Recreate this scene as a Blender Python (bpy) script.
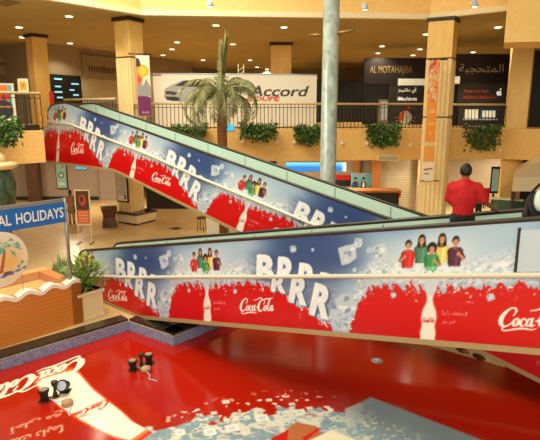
import bpy, bmesh, math, random
import numpy as np
from mathutils import Vector, Matrix
random.seed(7); rng = np.random.default_rng(5)
SC = bpy.context.scene; COL = SC.collection
for o in list(bpy.data.objects): bpy.data.objects.remove(o)

# ------------------------------------------------------------------ camera
F = 520.0; EYE = 5.6
PITCH = math.atan((220-113)/F); CP, SP = math.cos(PITCH), math.sin(PITCH)
cd = bpy.data.cameras.new('camera'); cam = bpy.data.objects.new('camera', cd); COL.objects.link(cam)
cd.sensor_width = 36; cd.sensor_fit = 'HORIZONTAL'; cd.lens = F*36/540; cd.clip_end = 300
cam.location = (0, 0, EYE); cam.rotation_euler = (math.pi/2-PITCH, 0, 0)
SC.camera = cam
# ------------------------------------------------------------------ world, lights, exposure
SC.view_settings.view_transform = 'Standard'; SC.view_settings.look = 'None'
SC.view_settings.gamma = 1; SC.view_settings.use_curve_mapping = False
SC.view_settings.exposure = 0.08
w = bpy.data.worlds.new('world'); SC.world = w; w.use_nodes = True
w.node_tree.nodes['Background'].inputs[0].default_value = (1.0, .93, .77, 1)
w.node_tree.nodes['Background'].inputs[1].default_value = .92
def area(name, loc, rot, sx, sy, power, col=(1, .93, .75)):
    l = bpy.data.lights.new(name, 'AREA'); l.shape = 'RECTANGLE'; l.size = sx; l.size_y = sy
    l.energy = power; l.color = col
    o = bpy.data.objects.new(name, l); o.location = loc; o.rotation_euler = rot; COL.objects.link(o); return o
area('skylight', (-7, 14.5, 15), (0, 0, 0), 8, 9, 2300)
area('fill_rear', (-2, -6, 12), (math.radians(80), 0, 0), 14, 5, 1300, (1, .93, .75))  # unseen fill light added to brighten the far walls and columns

def P(px, py, Y):
    """point of the place at distance Y in front of the eye"""
    r = ((px-270)/F, CP+(220-py)/F*SP, -SP+(220-py)/F*CP); k = Y/r[1]
    return Vector((r[0]*k, Y, EYE+r[2]*k))
def G(px, py, z=0.0):
    r = ((px-270)/F, CP+(220-py)/F*SP, -SP+(220-py)/F*CP); k = (z-EYE)/r[2]
    return Vector((r[0]*k, r[1]*k, z))
def GN(px, py, z):
    px = np.asarray(px, float); py = np.asarray(py, float)
    r1 = CP+(220-py)/F*SP; r2 = -SP+(220-py)/F*CP; k = (z-EYE)/r2
    return np.stack([(px-270)/F*k, r1*k], -1)

# ------------------------------------------------------------------ materials
def lin(c):
    c = [x/255 if max(c) > 1.001 else x for x in c]
    return tuple((x/12.92 if x <= .04045 else ((x+.055)/1.055)**2.4) for x in c)
def mat(name, c, rough=.5, metal=0, noise=0, nscale=8, bump=0, spec=.5, emit=0, alpha=None, coat=0):
    m = bpy.data.materials.new(name); m.use_nodes = True; nt = m.node_tree; b = nt.nodes['Principled BSDF']
    L = lin(c); b.inputs['Base Color'].default_value = (*L, 1); b.inputs['Roughness'].default_value = rough
    b.inputs['Metallic'].default_value = metal; b.inputs['Specular IOR Level'].default_value = spec
    b.inputs['Coat Weight'].default_value = coat; b.inputs['Coat Roughness'].default_value = .08
    if noise or bump:
        tc = nt.nodes.new('ShaderNodeTexCoord'); n = nt.nodes.new('ShaderNodeTexNoise')
        n.inputs['Scale'].default_value = nscale; n.inputs['Detail'].default_value = 5
        nt.links.new(tc.outputs['Object'], n.inputs['Vector'])
        if noise:
            r = nt.nodes.new('ShaderNodeValToRGB'); r.color_ramp.elements[0].position = .3; r.color_ramp.elements[1].position = .7
            r.color_ramp.elements[0].color = (*[x*(1-noise) for x in L], 1); r.color_ramp.elements[1].color = (*[min(1, x*(1+noise)) for x in L], 1)
            nt.links.new(n.outputs['Fac'], r.inputs['Fac']); nt.links.new(r.outputs['Color'], b.inputs['Base Color'])
        if bump:
            bp = nt.nodes.new('ShaderNodeBump'); bp.inputs['Strength'].default_value = bump
            nt.links.new(n.outputs['Fac'], bp.inputs['Height']); nt.links.new(bp.outputs['Normal'], b.inputs['Normal'])
    if emit:
        b.inputs['Emission Color'].default_value = (*L, 1); b.inputs['Emission Strength'].default_value = emit
    if alpha is not None: b.inputs['Alpha'].default_value = alpha
    return m
def stone(name, c, c2, scale, rough=.25, sx=1, mortar=None, tile=None):
    """veined stone, optionally with tile joints"""
    m = mat(name, c, rough); nt = m.node_tree; b = nt.nodes['Principled BSDF']
    tc = nt.nodes.new('ShaderNodeTexCoord'); mp = nt.nodes.new('ShaderNodeMapping'); mp.inputs['Scale'].default_value = (1, 1, sx)
    nt.links.new(tc.outputs['Object'], mp.inputs[0])
    n = nt.nodes.new('ShaderNodeTexNoise'); n.inputs['Scale'].default_value = scale; n.inputs['Detail'].default_value = 8; n.inputs['Distortion'].default_value = 1.2
    nt.links.new(mp.outputs[0], n.inputs['Vector'])
    r = nt.nodes.new('ShaderNodeValToRGB'); r.color_ramp.elements[0].position = .35; r.color_ramp.elements[1].position = .65
    r.color_ramp.elements[0].color = (*lin(c), 1); r.color_ramp.elements[1].color = (*lin(c2), 1)
    nt.links.new(n.outputs['Fac'], r.inputs[0]); out = r.outputs[0]
    if tile:
        br = nt.nodes.new('ShaderNodeTexBrick'); br.offset = 0; br.inputs['Scale'].default_value = 1
        br.inputs['Brick Width'].default_value = tile[0]; br.inputs['Row Height'].default_value = tile[1]; br.inputs['Mortar Size'].default_value = tile[2]
        br.inputs['Mortar'].default_value = (*lin(mortar), 1)
        mr = nt.nodes.new('ShaderNodeMapping'); mr.inputs['Rotation'].default_value = tile[3]
        nt.links.new(tc.outputs['Object'], mr.inputs[0]); nt.links.new(mr.outputs[0], br.inputs['Vector'])
        nt.links.new(out, br.inputs['Color1']); nt.links.new(out, br.inputs['Color2']); out = br.outputs['Color']
    nt.links.new(out, b.inputs['Base Color']); return m
def stripes(name, c, c2, axis, freq, rough=.6, duty=.5):
    m = mat(name, c, rough); nt = m.node_tree; b = nt.nodes['Principled BSDF']
    tc = nt.nodes.new('ShaderNodeTexCoord'); s = nt.nodes.new('ShaderNodeSeparateXYZ'); nt.links.new(tc.outputs['Object'], s.inputs[0])
    a = nt.nodes.new('ShaderNodeMath'); a.operation = 'MULTIPLY'; a.inputs[1].default_value = freq; nt.links.new(s.outputs[axis], a.inputs[0])
    f = nt.nodes.new('ShaderNodeMath'); f.operation = 'FRACT'; nt.links.new(a.outputs[0], f.inputs[0])
    g = nt.nodes.new('ShaderNodeMath'); g.operation = 'GREATER_THAN'; g.inputs[1].default_value = duty; nt.links.new(f.outputs[0], g.inputs[0])
    mx = nt.nodes.new('ShaderNodeMix'); mx.data_type = 'RGBA'; mx.inputs[6].default_value = (*lin(c), 1); mx.inputs[7].default_value = (*lin(c2), 1)
    nt.links.new(g.outputs[0], mx.inputs[0]); nt.links.new(mx.outputs[2], b.inputs['Base Color']); return m
def printed(name, rough=.22, coat=0.0, spec=.5):
    m = mat(name, (255, 255, 255), rough, coat=coat, spec=spec); nt = m.node_tree
    a = nt.nodes.new('ShaderNodeVertexColor'); a.layer_name = 'print'
    nt.links.new(a.outputs['Color'], nt.nodes['Principled BSDF'].inputs['Base Color']); return m

M = dict(
 floor=stone('floor_tiles', (214, 184, 124), (226, 200, 142), 1.2, .28, mortar=(190, 160, 112), tile=(.6, .6, .006, (0, 0, .722))),
 slab=mat('slab_stucco', (232, 184, 106), .75, noise=.10, nscale=14, bump=.15),
 soffit=mat('soffit_plaster', (205, 185, 150), .9),
 ceil=mat('ceiling_plaster', (178, 160, 116), .92, noise=.04, nscale=.7),
 atrium=stone('atrium_stone', (244, 200, 118), (248, 208, 130), 2.5, .6),
 cornice=mat('cornice_plaster', (240, 226, 186), .7),
 column=stone('column_travertine', (236, 192, 106), (242, 204, 120), 3, .5, sx=.4),
 recess=mat('shaded_recess', (228, 196, 132), .7),  # darker than the flutes: groove shade put into the colour
 flute=stone('fluted_travertine', (240, 212, 150), (244, 218, 158), 3, .55),
 joint=mat('dark_joint', (84, 66, 38), .6),
 capital=mat('capital_bronze', (46, 40, 30), .5),
 marble=stone('grey_green_marble', (136, 150, 142), (176, 188, 178), 3.2, .22, sx=.6),
 greenmarble=stone('green_marble', (38, 58, 44), (74, 96, 70), 6, .25, sx=.3),
 black=stone('black_granite', (30, 30, 24), (58, 56, 44), 14, .2),
 tile=stone('blue_grey_mosaic', (96, 106, 140), (164, 172, 200), 22, .3),
 aqua=mat('aqua_glass', (200, 228, 212), .3, spec=.4),
 handrail=mat('handrail_rubber', (44, 36, 24), .4),
 stripe=mat('cream_trim', (214, 206, 184), .4),
 tan=mat('tan_metal', (168, 146, 104), .4),
 under=mat('truss_cladding', (150, 105, 58), .55),
 tread=stripes('grooved_tread', (60, 60, 60), (30, 30, 30), 0, 30),
 bronze=mat('bronze_iron', (62, 52, 36), .45, metal=.5),
 rail=mat('brass_rail', (216, 190, 138), .3, metal=.1),
 brass=mat('dark_brass', (150, 120, 66), .35, metal=.7),
 chrome=mat('grey_aluminium', (150, 148, 146), .35, metal=.6),
 white=mat('white_paint', (236, 230, 214), .55),
 cream=mat('cream_paint', (228, 206, 160), .6),
 blackp=mat('black_paint', (20, 19, 18), .5),
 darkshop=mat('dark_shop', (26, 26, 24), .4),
 signblack=mat('sign_black', (38, 26, 24), .5),
 panel=mat('panel_charcoal', (58, 52, 44), .6),
 wallL=mat('wall_grey_beige', (150, 132, 104), .85),
 wallG=mat('wall_ground', (168, 150, 134), .85),
 wallW=mat('wall_white', (176, 158, 128), .8),
 wood=stripes('orange_wood', (172, 98, 38), (206, 126, 50), 2, 9, .4, .06),
 woodin=mat('pale_wood', (222, 164, 92), .5, noise=.1, nscale=6),
 brown=mat('brown_wood', (96, 62, 34), .5, noise=.25, nscale=5),
 leaf=mat('leaf_green', (74, 104, 40), .5, noise=.35, nscale=3),
 leaf2=mat('leaf_pale', (130, 160, 70), .5, noise=.3, nscale=3),
 palm=mat('palm_frond', (122, 122, 70), .55, noise=.3, nscale=4),
 trunk=mat('palm_trunk', (140, 88, 46), .8, noise=.35, nscale=18, bump=.6),
 blue=mat('sign_blue', (20, 104, 184), .4),
 red=mat('plain_red', (196, 30, 24), .4),
 orange=mat('banner_orange', (226, 140, 34), .6),
 grey=mat('plain_grey', (150, 150, 150), .5),
 silver=mat('silver_paint', (168, 168, 168), .3, metal=.5),
 screen=mat('lit_screen', (150, 190, 190), .4, emit=.5),
 glow_w=mat('lit_white', (255, 240, 205), .4, emit=5.5),
 glow_c=mat('lit_cyan', (60, 190, 235), .4, emit=1.2),
 glow_s=mat('lit_panel', (240, 232, 200), .4, emit=.35),
 glow_r=mat('lit_reflection', (120, 190, 215), .4, emit=1.0),
 skin=mat('skin', (150, 92, 58), .5), skind=mat('dark_skin', (70, 40, 26), .5),
 hair=mat('black_hair', (20, 15, 12), .6, bump=.4, nscale=60),
 shirt=mat('red_polo', (186, 10, 18), .8, bump=.15, nscale=30),
 pants=mat('dark_trousers', (30, 26, 22), .8),
 teal=mat('teal_cloth', (40, 130, 118), .8),
 beige=mat('beige_cloth', (180, 140, 104), .8),
 gold=mat('gold_letters', (150, 122, 74), .5),
 goldlt=mat('light_letters', (186, 170, 130), .5),
 letw=mat('white_letters', (244, 240, 226), .5),
 letlit=mat('backlit_letters', (244, 240, 226), .5, emit=.45),
 letd=mat('dark_letters', (40, 32, 28), .5),
 leto=mat('orange_letters', (226, 92, 30), .5),
 letr=mat('red_letters', (206, 40, 24), .5),
 steel=mat('steel_canopy', (216, 198, 160), .35, metal=.2),
 vent=stripes('vent_slats', (206, 190, 150), (120, 104, 74), 2, 14),
 shutter=stripes('shutter_slats', (196, 182, 152), (170, 156, 126), 2, 7, .5, .25),
 panelfar=mat('violet', (108, 34, 78), .6),
 poster=printed('printed_poster', .5), vinyl=printed('glossy_vinyl', .12, 0, .4), film=printed('glossy_film', .28, 0, .4),
 cap=mat('skirt', (30, 30, 28), .4),
 glass=mat('clear_glass', (220, 235, 225), .05, alpha=.06), gglass=mat('green_glass', (60, 110, 84), .1, alpha=.75),
)
# ------------------------------------------------------------------ mesh helpers
class MB:
    def __init__(s): s.v = []; s.f = []
    def add(s, vs, fs):
        k = len(s.v); s.v += [tuple(v) for v in vs]; s.f += [tuple(i+k for i in f) for f in fs]; return s
    def box(s, c, d, rz=0, m4=None):
        x, y, z = d[0]/2, d[1]/2, d[2]/2; R = Matrix.Rotation(rz, 3, 'Z')
        vs = [Vector(c)+R @ Vector((a*x, b*y, e*z)) for e in (-1, 1) for a, b in ((-1, -1), (1, -1), (1, 1), (-1, 1))]
        if m4: vs = [m4 @ v for v in vs]
        return s.add(vs, [(3, 2, 1, 0), (4, 5, 6, 7), (0, 1, 5, 4), (1, 2, 6, 5), (2, 3, 7, 6), (3, 0, 4, 7)])
    def prism(s, pts, z0, z1):
        n = len(pts); vs = [(p[0], p[1], z0) for p in pts]+[(p[0], p[1], z1) for p in pts]
        return s.add(vs, [tuple(range(n))[::-1], tuple(range(n, 2*n))]+[(i, (i+1) % n, n+(i+1) % n, n+i) for i in range(n)])
    def hull8(s, a, b):           # two 4-point rings
        return s.add(list(a)+list(b), [(3, 2, 1, 0), (4, 5, 6, 7), (0, 1, 5, 4), (1, 2, 6, 5), (2, 3, 7, 6), (3, 0, 4, 7)])
    def bar(s, a, b, wd, h):      # box from a to b
        a, b = Vector(a), Vector(b); t = (b-a).normalized()
        u = t.cross(Vector((0, 0, 1)));  u = Vector((1, 0, 0)) if u.length < 1e-4 else u.normalized()
        v = u.cross(t)
        r = lambda p: [p-u*wd/2-v*h/2, p+u*wd/2-v*h/2, p+u*wd/2+v*h/2, p-u*wd/2+v*h/2]
        return s.hull8(r(a), r(b))
    def tube(s, pts, rad, n=8, sq=(1, 1)):
        pts = [Vector(p) for p in pts]; rad = rad if isinstance(rad, (list, tuple)) else [rad]*len(pts)
        k = len(s.v); ref = Vector((0, 0, 1))
        for i, p in enumerate(pts):
            t = (pts[min(i+1, len(pts)-1)]-pts[max(i-1, 0)]).normalized()
            u = t.cross(ref)
            if u.length < .15: u = t.cross(Vector((1, 0, 0)))
            u.normalize(); v = u.cross(t)
            for j in range(n):
                a = 2*math.pi*j/n; s.v.append(tuple(p+u*math.cos(a)*rad[i]*sq[0]+v*math.sin(a)*rad[i]*sq[1]))
        for i in range(len(pts)-1):
            for j in range(n):
                s.f.append((k+i*n+j, k+i*n+(j+1) % n, k+(i+1)*n+(j+1) % n, k+(i+1)*n+j))
        s.f.append(tuple(k+j for j in range(n))[::-1]); s.f.append(tuple(k+(len(pts)-1)*n+j for j in range(n))); return s
    def lathe(s, c, prof, n=20):
        k = len(s.v)
        for r, z in prof:
            for j in range(n):
                a = 2*math.pi*j/n; s.v.append((c[0]+r*math.cos(a), c[1]+r*math.sin(a), c[2]+z))
        for i in range(len(prof)-1):
            for j in range(n): s.f.append((k+i*n+j, k+i*n+(j+1) % n, k+(i+1)*n+(j+1) % n, k+(i+1)*n+j))
        s.f.append(tuple(k+j for j in range(n))[::-1]); s.f.append(tuple(k+(len(prof)-1)*n+j for j in range(n))); return s
    def ell(s, c, r, n=14, m4=None):
        k = len(s.v); mm = n//2+1
        for i in range(mm+1):
            t = math.pi*(i+.001*(i == 0)-.001*(i == mm))/mm
            for j in range(n):
                a = 2*math.pi*j/n; v = Vector((r[0]*math.sin(t)*math.cos(a), r[1]*math.sin(t)*math.sin(a), r[2]*math.cos(t)))
                if m4: v = m4 @ v
                s.v.append(tuple(Vector(c)+v))
        for i in range(mm):
            for j in range(n): s.f.append((k+i*n+j, k+(i+1)*n+j, k+(i+1)*n+(j+1) % n, k+i*n+(j+1) % n))
        return s
    def build(s, name, m, parent=None, smooth=False, bevel=0):
        if parent is not None:      # parts are placed in world space; keep that under the parent
            L = Vector(parent_loc(parent)); vv = [tuple(Vector(v)-L) for v in s.v]
        else: vv = s.v
        me = bpy.data.meshes.new(name); me.from_pydata(vv, [], s.f); me.materials.append(M[m] if isinstance(m, str) else m)
        if smooth: me.polygons.foreach_set('use_smooth', [True]*len(me.polygons))
        me.update(); o = bpy.data.objects.new(name, me); COL.objects.link(o)
        bm = bmesh.new(); bm.from_mesh(me); bmesh.ops.recalc_face_normals(bm, faces=bm.faces); bm.to_mesh(me); bm.free()
        if parent is not None: o.parent = parent
        if bevel:
            b = o.modifiers.new('bevel', 'BEVEL'); b.width = bevel; b.segments = 2; b.limit_method = 'ANGLE'
        return o
def parent_loc(o):
    v = Vector((0, 0, 0))
    while o is not None: v += Vector(o.location); o = o.parent
    return v
def tag(o, label=None, cat=None, group=None, kind=None):
    if label: o['label'] = label
    if cat: o['category'] = cat
    if group: o['group'] = group
    if kind: o['kind'] = kind
    return o
def thing(name, label, cat, loc=(0, 0, 0), group=None):
    o = bpy.data.objects.new(name, None); COL.objects.link(o); o.location = loc; o.empty_display_size = .2
    return tag(o, label, cat, group)
def struct(name, mb, m): return tag(mb.build(name, m), kind='structure')
def copy_tree(o, parent=None):
    c = o.copy(); COL.objects.link(c); c.parent = parent
    for ch in list(o.children): copy_tree(ch, c)
    return c
# ------------------------------------------------------------------ lettering
AR = {'ا': (0xFE8D, 0), 'أ': (0xFE83, 0), 'إ': (0xFE87, 0), 'آ': (0xFE81, 0), 'ب': (0xFE8F, 1), 'ة': (0xFE93, 0), 'ت': (0xFE95, 1), 'ج': (0xFE9D, 1),
      'ح': (0xFEA1, 1), 'د': (0xFEA9, 0), 'ز': (0xFEAF, 0), 'ش': (0xFEB5, 1), 'ع': (0xFEC9, 1), 'ك': (0xFED9, 1), 'ل': (0xFEDD, 1), 'م': (0xFEE1, 1),
      'ن': (0xFEE5, 1), 'ى': (0xFEEF, 0), 'ي': (0xFEF1, 1)}
def arabic(t):
    out = []
    for i, ch in enumerate(t):
        if ch not in AR: out.append(ch); continue
        b, dual = AR[ch]
        pj = i > 0 and t[i-1] in AR and AR[t[i-1]][1]; nj = dual and i+1 < len(t) and t[i+1] in AR
        out.append(chr(b+(3 if pj and nj else 2 if nj else 1 if pj else 0)))
    return ''.join(out[::-1])
def glyphs(text, bold=0, res=3):
    """triangles of a line of type, scaled to unit width 1, origin lower left; returns (tris Nx3x2, aspect h/w)"""
    c = bpy.data.curves.new('t', 'FONT'); c.body = text; c.resolution_u = res; c.offset = bold; c.fill_mode = 'FRONT'
    o = bpy.data.objects.new('t', c); COL.objects.link(o)
    dg = bpy.context.evaluated_depsgraph_get(); me = bpy.data.meshes.new_from_object(o.evaluated_get(dg))
    me.calc_loop_triangles(); v = np.array([tuple(x.co)[:2] for x in me.vertices]); t = np.array([tuple(x.vertices) for x in me.loop_triangles])
    bpy.data.objects.remove(o); bpy.data.curves.remove(c); bpy.data.meshes.remove(me)
    if len(v) == 0: return np.zeros((0, 3, 2)), .2
    mn, mx = v.min(0), v.max(0); v = (v-mn)/(mx[0]-mn[0])
    return v[t], (mx[1]-mn[1])/(mx[0]-mn[0])
def text_on(mb, text, origin, right, up, width, height=None, bold=0, depth=.004):
    """solid letters lying on a plane"""
    T, a = glyphs(text, bold); right = Vector(right).normalized(); up = Vector(up).normalized(); nrm = right.cross(up)
    ky = width if height is None else height/a
    for t in T:
        pts = [Vector(origin)+right*float(p[0])*width+up*float(p[1])*ky+nrm*depth for p in t]
        mb.add(pts, [(0, 1, 2)])
    return mb
# the flowing script of the drink maker, as pen strokes (x 0..10, y -.6..3.1; pen widths)
def cr(pts, n=8):
    p = np.array([pts[0]]+list(pts)+[pts[-1]], float); out = []
    for i in range(1, len(p)-2):
        for t in np.linspace(0, 1, n, endpoint=False):
            a, b, c, d = p[i-1:i+3]
            out.append(.5*((2*b)+(c-a)*t+(2*a-5*b+4*c-d)*t*t+(3*b-a-3*c+d)*t**3))
    out.append(p[-2]); return np.array(out)
def ring(cx, cy, rx, ry, w1, w2):
    return [(cx+rx*math.cos(a)+.25*ry*math.sin(a), cy+ry*math.sin(a), w1+(w2-w1)*abs(math.cos(a))) for a in np.linspace(.3, 2*math.pi+.3, 9)]
SCRIPT = [
 [(2.1, 1.75, .12), (2.45, 2.4, .2), (2.2, 2.85, .16), (1.6, 2.75, .2), (.9, 2.05, .4), (.5, 1.2, .5), (.55, .45, .42), (1.0, .1, .26), (1.6, .3, .16), (2.1, .85, .1)],
 [(1.0, .1, .2), (.75, -.35, .14), (1.2, -.55, .14), (2.4, -.3, .2), (3.6, -.15, .2), (4.6, -.3, .12), (5.2, -.1, .08)],
 ring(2.5, .75, .33, .55, .1, .3),
 [(3.75, 1.15, .2), (3.5, 1.35, .12), (3.2, 1.0, .26), (3.1, .5, .28), (3.35, .15, .16), (3.8, .5, .1)],
 ring(4.2, .75, .3, .55, .1, .26), [(4.65, 1.4, .2), (4.5, .7, .26), (4.55, .2, .2), (4.95, .4, .1)],
 [(5.05, .95, .2), (5.4, 1.05, .2)],
 [(7.0, 1.5, .1), (7.3, 2.1, .16), (7.1, 2.5, .14), (6.5, 2.5, .2), (5.9, 1.9, .38), (5.6, 1.1, .48), (5.7, .4, .4), (6.15, .1, .24), (6.7, .35, .14), (7.1, .9, .1)],
 [(6.9, 2.5, .1), (6.2, 3.0, .16), (5.0, 2.6, .14), (4.2, 2.5, .08)],
 [(6.9, 2.55, .1), (7.8, 2.75, .22), (8.8, 2.75, .2), (9.5, 2.95, .1)],
 ring(7.45, .75, .3, .55, .1, .28),
 [(7.9, .5, .1), (8.5, 1.6, .12), (8.75, 2.4, .14), (8.55, 2.6, .12), (8.3, 1.9, .22), (8.15, .8, .28), (8.3, .2, .2), (8.7, .4, .1)],
 ring(9.05, .75, .28, .52, .1, .26), [(9.5, 1.4, .2), (9.35, .7, .26), (9.4, .2, .2), (9.9, .6, .1)],
]
def script_polys(f, wk=1.0):
    """each pen segment as quad polygons through the mapping f(x,y)->(u,v)"""
    Q = []
    for st in SCRIPT:
        c = cr(st, 6)
        for i in range(len(c)-1):
            a, b = c[i], c[i+1]; t = b[:2]-a[:2]; L = np.hypot(*t)
            if L < 1e-6: continue
            nn = np.array([-t[1], t[0]])/L*wk
            e = t/L*.06
            Q.append([f(*(a[:2]-e+nn*a[2]/1.6)), f(*(b[:2]+e+nn*b[2]/1.6)), f(*(b[:2]+e-nn*b[2]/1.6)), f(*(a[:2]-e-nn*a[2]/1.6))])
    return Q
# ------------------------------------------------------------------ painter for printed graphics
def vnoise(x, y, seed=0):
    xi = np.floor(x).astype(int); yi = np.floor(y).astype(int); fx = x-xi; fy = y-yi
    fx = fx*fx*(3-2*fx); fy = fy*fy*(3-2*fy)
    h = lambda a, b: ((np.sin(a*127.1+b*311.7+seed*74.7)*43758.5453) % 1.0)
    return (h(xi, yi)*(1-fx)+h(xi+1, yi)*fx)*(1-fy)+(h(xi, yi+1)*(1-fx)+h(xi+1, yi+1)*fx)*fy
def fbm(x, y, o=4, seed=0):
    s = 0; a = .5; 
    for i in range(o): s = s+a*vnoise(x*2**i, y*2**i, seed+i*13); a *= .5
    return s/(1-.5**o)
def sm(a, b, x): t = np.clip((x-a)/(b-a), 0, 1); return t*t*(3-2*t)
class Canvas:
    def __init__(s, u0, u1, v0, v1, res, c=(255, 255, 255)):
        s.u0, s.v0, s.res = u0, v0, res; s.w = int((u1-u0)*res)+1; s.h = int((v1-v0)*res)+1
        s.a = np.zeros((s.h, s.w, 3)); s.a[:] = c
        s.U, s.V = np.meshgrid(u0+np.arange(s.w)/res, v0+np.arange(s.h)/res)
    def blend(s, mask, c): s.a = s.a*(1-mask[..., None])+np.array(c, float)*mask[..., None]
    def poly(s, pts, c, al=1.0):
        p = (np.array(pts, float)-[s.u0, s.v0])*s.res; x0, y0 = np.floor(p.min(0)).astype(int); x1, y1 = np.ceil(p.max(0)).astype(int)+1
        x0, y0 = max(x0, 0), max(y0, 0); x1, y1 = min(x1, s.w), min(y1, s.h)
        if x1 <= x0 or y1 <= y0: return
        acc = 0; X, Y = np.meshgrid(np.arange(x0, x1), np.arange(y0, y1))
        for ox, oy in ((-.25, -.25), (.25, -.25), (.25, .25), (-.25, .25)):
            ins = np.zeros(X.shape, bool); j = len(p)-1; xx = X+ox; yy = Y+oy
            for i in range(len(p)):
                if p[i, 1] != p[j, 1]:
                    cnd = ((p[i, 1] > yy) != (p[j, 1] > yy)) & (xx < (p[j, 0]-p[i, 0])*(yy-p[i, 1])/(p[j, 1]-p[i, 1])+p[i, 0]); ins ^= cnd
                j = i
            acc = acc+ins*.25
        acc = acc*al; s.a[y0:y1, x0:x1] = s.a[y0:y1, x0:x1]*(1-acc[..., None])+np.array(c, float)*acc[..., None]
    def ell(s, u, v, ru, rv, c, al=1.0, n=14, rot=0):
        ca, sa = math.cos(rot), math.sin(rot)
        s.poly([(u+ru*math.cos(t)*ca-rv*math.sin(t)*sa, v+ru*math.cos(t)*sa+rv*math.sin(t)*ca) for t in np.linspace(0, 2*math.pi, n, endpoint=False)], c, al)
    def soft(s, u, v, ru, rv, c, al=1.0):
        m = np.exp(-(((s.U-u)/ru)**2+((s.V-v)/rv)**2))*al; s.blend(m, c)
    def tris(s, T, f, c):
        for t in T: s.poly([f(*p) for p in t], c)
    def text(s, text, u, v, width, c, height=None, bold=0, f=None):
        T, a = glyphs(text, bold, 2); ky = width if height is None else height/a
        g = f or (lambda x, y: (x, y)); s.tris(T, lambda x, y: g(u+x*width, v+y*ky), c)
    def script(s, f, c, wk=1.0):
        for q in script_polys(f, wk): s.poly(q, c)
    def sample(s, u, v):
        x = np.clip((u-s.u0)*s.res, 0, s.w-1.001); y = np.clip((v-s.v0)*s.res, 0, s.h-1.001)
        xi = x.astype(int); yi = y.astype(int); fx = (x-xi)[:, None]; fy = (y-yi)[:, None]; a = s.a
        return (a[yi, xi]*(1-fx)+a[yi, xi+1]*fx)*(1-fy)+(a[yi+1, xi]*(1-fx)+a[yi+1, xi+1]*fx)*fy
def tolin(c):
    c = np.clip(c/255., 0, 1); return np.where(c <= .04045, c/12.92, ((c+.055)/1.055)**2.4)
def grid_mesh(name, m, pts, cols, keep=None, parent=None):
    """pts (H,W,3) world, cols (H*W,3) in 0..255 -> one printed sheet"""
    H, W = pts.shape[:2]; v = pts.reshape(-1, 3).astype(np.float64)
    if parent is not None: v = v-np.array(parent_loc(parent))
    i = np.arange(H*W).reshape(H, W); q = np.stack([i[:-1, :-1], i[:-1, 1:], i[1:, 1:], i[1:, :-1]], -1).reshape(-1, 4)
    if keep is not None: q = q[keep.reshape(-1)]
    me = bpy.data.meshes.new(name); me.vertices.add(len(v)); me.vertices.foreach_set('co', v.astype(np.float32).ravel())
    me.loops.add(q.size); me.loops.foreach_set('vertex_index', q.astype(np.int32).ravel())
    me.polygons.add(len(q)); me.polygons.foreach_set('loop_start', (np.arange(len(q))*4).astype(np.int32))
    me.update(calc_edges=True); me.validate()
    L = tolin(cols); ca = me.color_attributes.new('print', 'FLOAT_COLOR', 'POINT')
    ca.data.foreach_set('color', np.concatenate([L, np.ones((len(L), 1))], 1).astype(np.float32).ravel())
    me.materials.append(M[m]); o = bpy.data.objects.new(name, me); COL.objects.link(o)
    if parent is not None: o.parent = parent
    return o
def board(name, cv, origin, right, up, W, H, parent=None, m='poster', dens=26, back='white', thick=.03):
    """a flat printed board with real thickness: canvas spans 0..1 by 0..1"""
    right = Vector(right).normalized(); up = Vector(up).normalized(); nrm = right.cross(up)
    nu, nv = max(2, int(W*dens)), max(2, int(H*dens)); a, b = np.meshgrid(np.linspace(0, 1, nu), np.linspace(0, 1, nv))
    O = np.array(origin); pts = O+a[..., None]*W*np.array(right)+b[..., None]*H*np.array(up)
    o = grid_mesh(name, m, pts, cv.sample(a.ravel(), b.ravel()), parent=parent)
    O = Vector(origin); c = [O, O+right*W, O+right*W+up*H, O+up*H]
    k = MB().hull8([p-nrm*.004 for p in c], [p-nrm*thick for p in c])
    k.build('backing', back, o if parent is None else parent)
    return o

# ------------------------------------------------------------------ axes of the place
TH = math.radians(48.64); E = Vector((math.sin(TH), -math.cos(TH), 0)); N = Vector((math.cos(TH), math.sin(TH), 0))
P0 = Vector((-4.97, 14.82, 0))
def Wp(s, wd, z): return Vector((P0.x+E.x*s+N.x*wd, P0.y+E.y*s+N.y*wd, z))
UP = Vector((0, 0, 1)); FZ = 4.88; CZ = 9.6

# ================================================================== STRUCTURE
BZ = -.27
kA = G(128.5, 321); kB = G(173, 336); kN = kA+(G(0, 359.5)-kA)*3.2
kNw = G(-8, 436); near_w = kNw-E*3; near_e = kNw+E*5
basin = [kN, kA, kB, kB+N*6.4, Wp(12.9, 6.2, 0), Wp(12.9, -2.5, 0), near_e, near_w]
bas = [(p.x, p.y) for p in basin]
# ground floor with the basin cut out: pieces around the hole
def ground():
    bm = bmesh.new(); outer = [(-32, 2), (-32, 52), (26, 52), (26, -2), (-5, -2)]
    vo = [bm.verts.new((*p, 0)) for p in outer]; vi = [bm.verts.new((*p, 0)) for p in bas]
    es = [bm.edges.new((vo[i], vo[(i+1) % len(vo)])) for i in range(len(vo))]+[bm.edges.new((vi[i], vi[(i+1) % len(vi)])) for i in range(len(vi))]
    bmesh.ops.triangle_fill(bm, use_beauty=True, use_dissolve=False, edges=es)
    me = bpy.data.meshes.new('floor'); bmesh.ops.recalc_face_normals(bm, faces=bm.faces); bm.to_mesh(me); bm.free()
    if me.polygons[0].normal.z < 0: me.flip_normals()
    me.materials.append(M['floor']); o = bpy.data.objects.new('floor', me); COL.objects.link(o); tag(o, kind='structure')
ground()
struct('floor_basin', MB().prism([(p[0], p[1]) for p in bas], BZ-.1, BZ-.012), 'red')
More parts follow.
